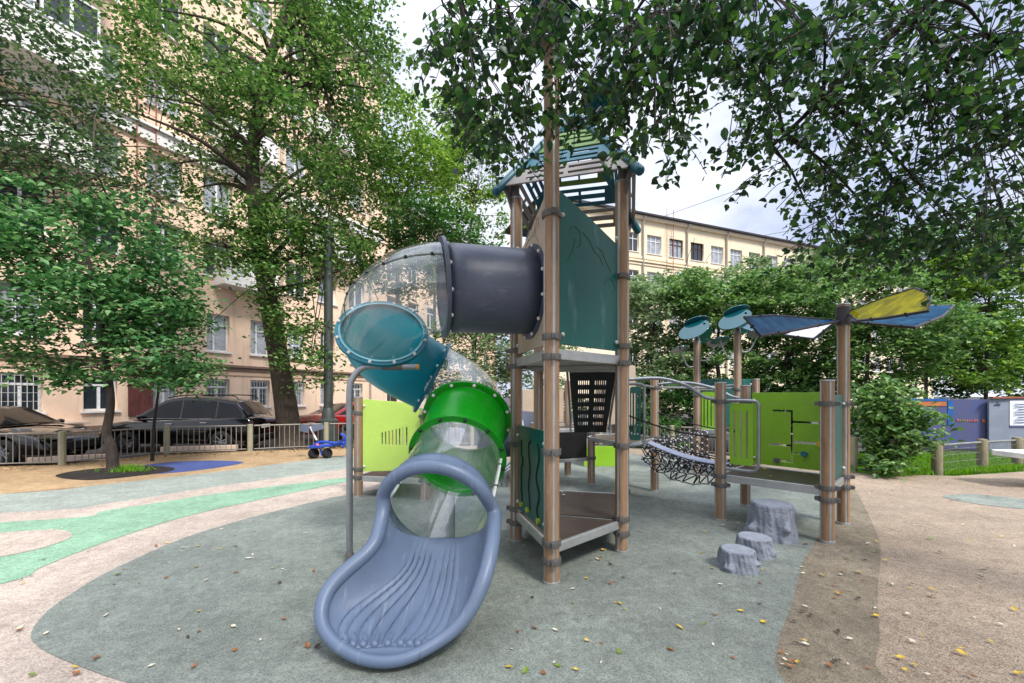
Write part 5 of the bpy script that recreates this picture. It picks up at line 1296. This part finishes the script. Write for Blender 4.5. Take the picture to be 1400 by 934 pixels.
# overhanging tree: trunk outside the frame on the right, limbs reach over the tower
ot=thing('broadleaf_tree','overhanging tree with drooping dark leaves across the top right, over the tower','tree',(5.6,1.3,0))
rg=np.random.default_rng(99); rr=random.Random(99)
reg=[ # px, py, depth, rx, ry (outline of the drooping sprays), sprays
 (640,95,3.0,58,76,28),(615,45,3.1,48,50,10),(690,60,2.9,70,75,36),(660,165,3.0,40,36,18),(715,170,3.1,34,44,16),(690,215,3.1,34,30,14),(760,50,2.8,70,58,22),(830,70,2.9,70,75,38),(800,165,3.25,45,36,10),(780,128,3.05,44,34,18),(760,40,3.0,40,45,8),(830,180,3.2,30,28,8),(890,70,2.8,70,80,46),(885,165,3.0,50,46,24),(915,215,3.0,30,32,8),(940,40,2.9,70,45,36),(930,130,3.1,35,55,16),
 (1040,40,3.0,80,60,54),(1045,130,3.2,52,70,44),(1055,220,3.3,50,48,24),(1130,60,3.0,90,80,70),(1140,180,3.3,75,75,66),(1160,290,3.5,70,60,50),(1120,330,3.6,40,30,14),(1250,60,3.2,110,90,100),(1270,190,3.4,100,90,96),(1250,300,3.6,95,60,66),(1230,350,3.6,70,28,24),(1370,90,3.2,100,100,90),(1370,230,3.4,80,90,66),(1380,330,3.5,60,50,34),(985,20,2.9,60,40,24),(1340,360,3.4,50,26,14),(1480,150,3.3,90,160,60)]
lp_=[];tw=MB();P=spline([(5.6,1.3,-.1),(5.5,1.35,1.6),(5.2,1.6,3.2),(4.6,2.0,4.4),(3.8,2.5,5.1)],6); n=len(P)
tw.tube(P,[.24*(1-.6*i/(n-1)) for i in range(n)],14)
mains=[]
for tgt in((1.9,3.1,4.9),(.2,2.9,4.7),(-.6,3.0,4.4),(3.1,3.2,4.3),(2.2,3.6,3.6),(1.1,2.8,4.4)):
    s=P[-1] if tgt[0]<2 else P[-4]; e=Vector(tgt); b=spline([s,P2(s,e,.5)+V(0,0,.25),e],8); mains.append(b); tw.tube(b,[.07*(1-.85*j/(len(b)-1)) for j in range(len(b))],8,False)
allm=[q for b in mains for q in b]
for px,py,d,rx,ry,k in reg:
    heads=[]
    for _ in range(int(k*(.82 if px>1000 else .92))):
        a=rr.uniform(0,2*math.pi); w=math.sqrt(rr.random()); c=at(px+rx*w*math.cos(a),py+ry*w*math.sin(a)-14,d+rr.gauss(0,.32)); 
        L=rr.uniform(.14,.36); dirv=V(rr.gauss(-.4,.5),rr.gauss(0,.5),-rr.uniform(.0,.8)).normalized(); e=c+dirv*L+V(0,0,-.05); b=spline([c,P2(c,e,.5)+V(0,0,.03),e],4)
        tw.tube(b,[.0028]*len(b),4,False); heads.append(c)
        nlf=rr.randint(7,15)
        for j in range(nlf):
            q=b[min(len(b)-1,int(j/nlf*len(b)))]; lp_.append(q+V(rr.gauss(0,.03),rr.gauss(0,.03),rr.gauss(-.01,.03)))
    c0=at(px,py,d); nearest=min(allm,key=lambda q:(q-c0).length)
    hub=P2(nearest,c0,.75)+V(0,0,.1); tw.tube(spline([nearest,P2(nearest,hub,.5)+V(0,0,.08),hub],5),[.016,.015,.014,.013,.012,.011,.01,.009,.008,.007,.006][:11],6,False)
    for hh in heads[::2]: tw.tube(spline([hub,P2(hub,hh,.5)+V(0,0,.05),hh],4),.0038,4,False)
for _ in range(1500):   # unseen rest of the crown, added dense above the viewer to shade the foreground
    c=Vector((rr.uniform(-1.2,6.5),rr.uniform(-3.4,2.3),0)); c.z=3.9+rr.uniform(0,2.6)+max(0,c.y-1)*.9
    for j in range(14): lp_.append(c+V(rr.gauss(0,.17),rr.gauss(0,.17),rr.gauss(0,.14)))
tw.build('trunk',M_['barkdark'],ot,180)
me=leaf_mesh(np.array([tuple(v) for v in lp_]),.058,123,.25,'heart',.7,1.0); finish('crown',me,M_['l_over'],ot,180)
print('overhang leaves',len(lp_))
# grass: lawn behind the log fence and the tuft round the maple
def grass(name,label,poly_fn,n,h,seed,z):
    rg=np.random.default_rng(seed); p=np.array([poly_fn(rg) for _ in range(n)])
    a=rg.uniform(0,2*np.pi,n); H=h*rg.uniform(.5,1.3,n); w=.006*rg.uniform(.8,1.6,n); lean=rg.normal(size=(n,2))*.35*H[:,None]
    b=np.stack([p[:,0],p[:,1],np.full(n,z)],1); s=np.stack([np.cos(a)*w,np.sin(a)*w,np.zeros(n)],1); tip=b+np.stack([lean[:,0],lean[:,1],H],1)
    vs=np.stack([b-s,b+s,tip],1).reshape(-1,3); me=bpy.data.meshes.new(name); me.from_pydata(vs.tolist(),[],[[3*i,3*i+1,3*i+2] for i in range(n)]); me.update()
    o=finish(name,me,M_['l_grass'],None); return tag(o,label,'grass',None,'stuff')
def lawn(rg):
    while True:
        x,y=rg.uniform(6.8,14),rg.uniform(8.1,11.5)
        if y>8.0+max(0,(x-8))*.22 and y>8.9-(x-6.8)*.9: return x,y
grass('lawn_grass','bright green grass of the lawn behind the log fence',lawn,24000,.13,5,-.13)
def tuft(rg):
    r=abs(rg.normal())*.16; a=rg.uniform(0,6.28); return -7.55+r*math.cos(a)*1.5,8.33+r*math.sin(a)*.7
grass('grass_tuft','small grass tuft at the foot of the young maple',tuft,700,.11,6,.014)
def verge(rg):
    t=rg.uniform(0,1); return gp(1205+t*200,651-t*12)[0]+rg.normal()*.05,gp(1205+t*200,651-t*12)[1]+rg.normal()*.07
grass('verge_grass','thin grass along the foot of the log fence',verge,2600,.09,7,.0)
# ------------------------------------------------------------------ fallen leaves: each an object, sharing a few meshes
def flat_leaf(seed,L=.055):
    rr=random.Random(seed); m=MB(); W=L*rr.uniform(.5,.68); cur=rr.uniform(.1,.28)*L
    prof=[0,.62,1,.95,.62,.0]; vs=[];k=len(prof)
    for i,w in enumerate(prof):
        x=-L/2+L*i/(k-1); zc=.006+cur*((i/(k-1)-.5)**2)*2
        for s in(-1,0,1): vs.append((x,s*w*W/2,zc+abs(s)*w*cur*rr.uniform(.2,.7)))
    fs=[]
    for i in range(k-1):
        for s in range(2): fs.append([i*3+s,i*3+s+1,(i+1)*3+s+1,(i+1)*3+s])
    m.add(vs,fs); m.tube([(L/2-.002,0,.008),(L/2+.018,.004,.01)],.0012,4,False); return m
protos={}
for mm,lab in(('f_yellow','yellow'),('f_brown','brown'),('f_green','green'),('f_pale','pale dry'),('f_dark','dark withered')):
    for v in range(3):
        o=flat_leaf(hash(mm)%97+v if False else len(protos)*5+v).mesh('fallen_leaf'); o.materials.append(M_[mm]); protos[(mm,v)]=o
rr=random.Random(5)
names={'f_yellow':'yellow','f_brown':'brown','f_green':'green','f_pale':'pale dry','f_dark':'dark withered'}
def put_leaf(x,y,surf,mm=None,z=None):
    mm=mm or rr.choices(['f_yellow','f_brown','f_green','f_pale','f_dark'],[3,4,1.2,4,1.8])[0]
    o=bpy.data.objects.new('fallen_leaf',protos[(mm,rr.randrange(3))]); COL.objects.link(o)
    o.location=(x,y,.012 if z is None else z); o.rotation_euler=(rr.gauss(0,.14),rr.gauss(0,.14),rr.uniform(0,6.28)); s=rr.uniform(.45,1.0); o.scale=(s,s*rr.uniform(.8,1.1),s)
    tag(o,f'{names[mm]} fallen leaf lying on the {surf}','fallen leaf','fallen leaves scattered over the playground')
def scat(n,x0,x1,y0,y1,surf,mm=None):
    k=0
    while k<n:
        px,py=rr.uniform(x0,x1),rr.uniform(y0,y1)
        if rr.random()>(660-HY+60)/(py-HY+60)*1.0 and rr.random()<.45: continue
        q=gp(px,py); put_leaf(q.x,q.y,surf,mm); k+=1
scat(34,120,440,700,915,'left grey-green rubber'); scat(16,20,330,720,800,'beige and mint rubber bands'); scat(6,10,140,860,930,'beige rubber at the lower left')
scat(62,690,1060,740,930,'grey-green rubber before the tower'); scat(20,860,1010,650,740,'grey-green rubber under the rope bridge')
scat(44,1085,1200,740,930,'grey-brown rubber right of the stumps'); scat(44,1210,1395,700,930,'tan rubber at the lower right')
scat(14,1180,1390,655,700,'tan rubber at the lower right')
for px,py in((1070,912),(1076,898),(1073,905),(1082,908),(1068,895),(1080,915)): q=gp(px,py); put_leaf(q.x,q.y,'grey-brown rubber right of the stumps',rr.choice(['f_brown','f_pale']))
for u,v in((.33,.88),(.56,.66),(.45,.93),(.66,.8)):
    q=trough(u,v); put_leaf(q.x,q.y,'grey-blue slide chute','f_brown' if v>.9 else 'f_yellow',q.z+.008)
for k in range(7):
    s,t=rr.uniform(.1,.8),rr.uniform(.1,.85); q=P2(P2(P1,P2_,s),P2(P4,P3,s),t); put_leaf(q.x,q.y,'deck of the lime platform',rr.choice(['f_brown','f_yellow']),dz+.002)
for k in range(6):
    s,t=rr.uniform(.2,.8),rr.uniform(.1,.9); q=P2(P2(A,C,s),P2(A2,C2,s),t); put_leaf(q.x,q.y,'low deck of the tower',rr.choice(['f_brown','f_pale']),.312)
# dense litter of bits too many to count along the fence
rg=np.random.default_rng(77); pos=[]
for i in range(len(lf)-1):
    a=np.array([*lf[i]]);b=np.array([*lf[i+1]])
    k=int(np.linalg.norm(b-a)*130); t=rg.uniform(0,1,k)[:,None]; nn=np.array([-(b-a)[1],(b-a)[0]])/np.linalg.norm(b-a)
    off=rg.normal(-.15,.38,k)[:,None]; p=a+(b-a)*t+nn*off; z=np.where(off[:,0]>.03,-.145,.010); pos.append(np.stack([p[:,0],p[:,1],z],1))
me=leaf_mesh(np.concatenate(pos),.055,78,3.0); me.name='leaf_litter'
lm_=leafmat('litter_leaf',(104,74,44),(158,116,66),(196,160,84),.0,.7); o=finish('leaf_litter',me,lm_,None); tag(o,'brown and yellow leaf litter strewn along the foot of the left fence','leaf litter',None,'stuff')

# ------------------------------------------------------------------ sky, sun, camera
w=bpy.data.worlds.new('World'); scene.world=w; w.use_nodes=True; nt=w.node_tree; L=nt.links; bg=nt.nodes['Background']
sky=N(nt,'ShaderNodeTexSky',sky_type='NISHITA'); sky.sun_disc=False
sdir=Vector((.36,-.52,.78)).normalized()     # towards the sun: left of and behind the camera
el=math.asin(sdir.z); az=math.atan2(sdir.x,sdir.y)
sky.sun_elevation=el; sky.sun_rotation=az
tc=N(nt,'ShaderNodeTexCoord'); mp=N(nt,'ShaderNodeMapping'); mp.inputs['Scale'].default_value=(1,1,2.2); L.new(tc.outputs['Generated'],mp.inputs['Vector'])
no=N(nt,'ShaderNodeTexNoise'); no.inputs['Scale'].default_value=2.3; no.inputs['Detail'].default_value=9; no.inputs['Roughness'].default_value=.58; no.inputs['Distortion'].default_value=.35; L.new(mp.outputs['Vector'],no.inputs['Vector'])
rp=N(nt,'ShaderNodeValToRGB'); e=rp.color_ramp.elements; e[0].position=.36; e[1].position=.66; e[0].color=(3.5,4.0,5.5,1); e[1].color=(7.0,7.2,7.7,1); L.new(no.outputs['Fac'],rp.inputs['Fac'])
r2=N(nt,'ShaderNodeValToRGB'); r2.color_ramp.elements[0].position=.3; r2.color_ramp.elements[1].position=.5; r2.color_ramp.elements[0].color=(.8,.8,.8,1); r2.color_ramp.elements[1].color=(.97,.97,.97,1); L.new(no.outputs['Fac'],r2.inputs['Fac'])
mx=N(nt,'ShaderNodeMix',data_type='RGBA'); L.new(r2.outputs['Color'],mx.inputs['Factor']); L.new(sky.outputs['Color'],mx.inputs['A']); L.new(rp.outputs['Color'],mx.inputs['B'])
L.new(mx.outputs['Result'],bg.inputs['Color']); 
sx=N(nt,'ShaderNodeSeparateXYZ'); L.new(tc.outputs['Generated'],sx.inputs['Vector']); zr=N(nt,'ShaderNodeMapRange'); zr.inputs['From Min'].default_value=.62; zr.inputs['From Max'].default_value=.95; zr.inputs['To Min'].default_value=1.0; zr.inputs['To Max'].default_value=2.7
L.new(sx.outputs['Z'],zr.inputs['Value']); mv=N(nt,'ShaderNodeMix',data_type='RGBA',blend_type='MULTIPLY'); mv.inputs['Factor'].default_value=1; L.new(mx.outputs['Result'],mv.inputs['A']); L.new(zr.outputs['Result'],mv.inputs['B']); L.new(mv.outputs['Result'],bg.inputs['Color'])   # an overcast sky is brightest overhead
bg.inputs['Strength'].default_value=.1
sl=bpy.data.lights.new('sun','SUN'); sl.energy=2.7; sl.angle=R(12); sl.color=(1,.96,.9); so=bpy.data.objects.new('sun',sl); COL.objects.link(so)
so.rotation_euler=sdir.to_track_quat('Z','Y').to_euler(); so.location=(0,-5,20)
cam=bpy.data.cameras.new('camera'); co=bpy.data.objects.new('camera',cam); COL.objects.link(co); scene.camera=co
cam.sensor_width=36; cam.lens=F/1400*36; cam.shift_y=(HY-467)/1400; cam.clip_end=2000; cam.clip_start=.05
co.location=(0,0,EYE); co.rotation_euler=(R(90),0,0)
vs_=scene.view_settings; vs_.view_transform='Standard'; vs_.look='None'; vs_.exposure=.86; vs_.gamma=1.0
scene.cycles.max_bounces=10; scene.cycles.transparent_max_bounces=24; scene.cycles.use_denoising=True
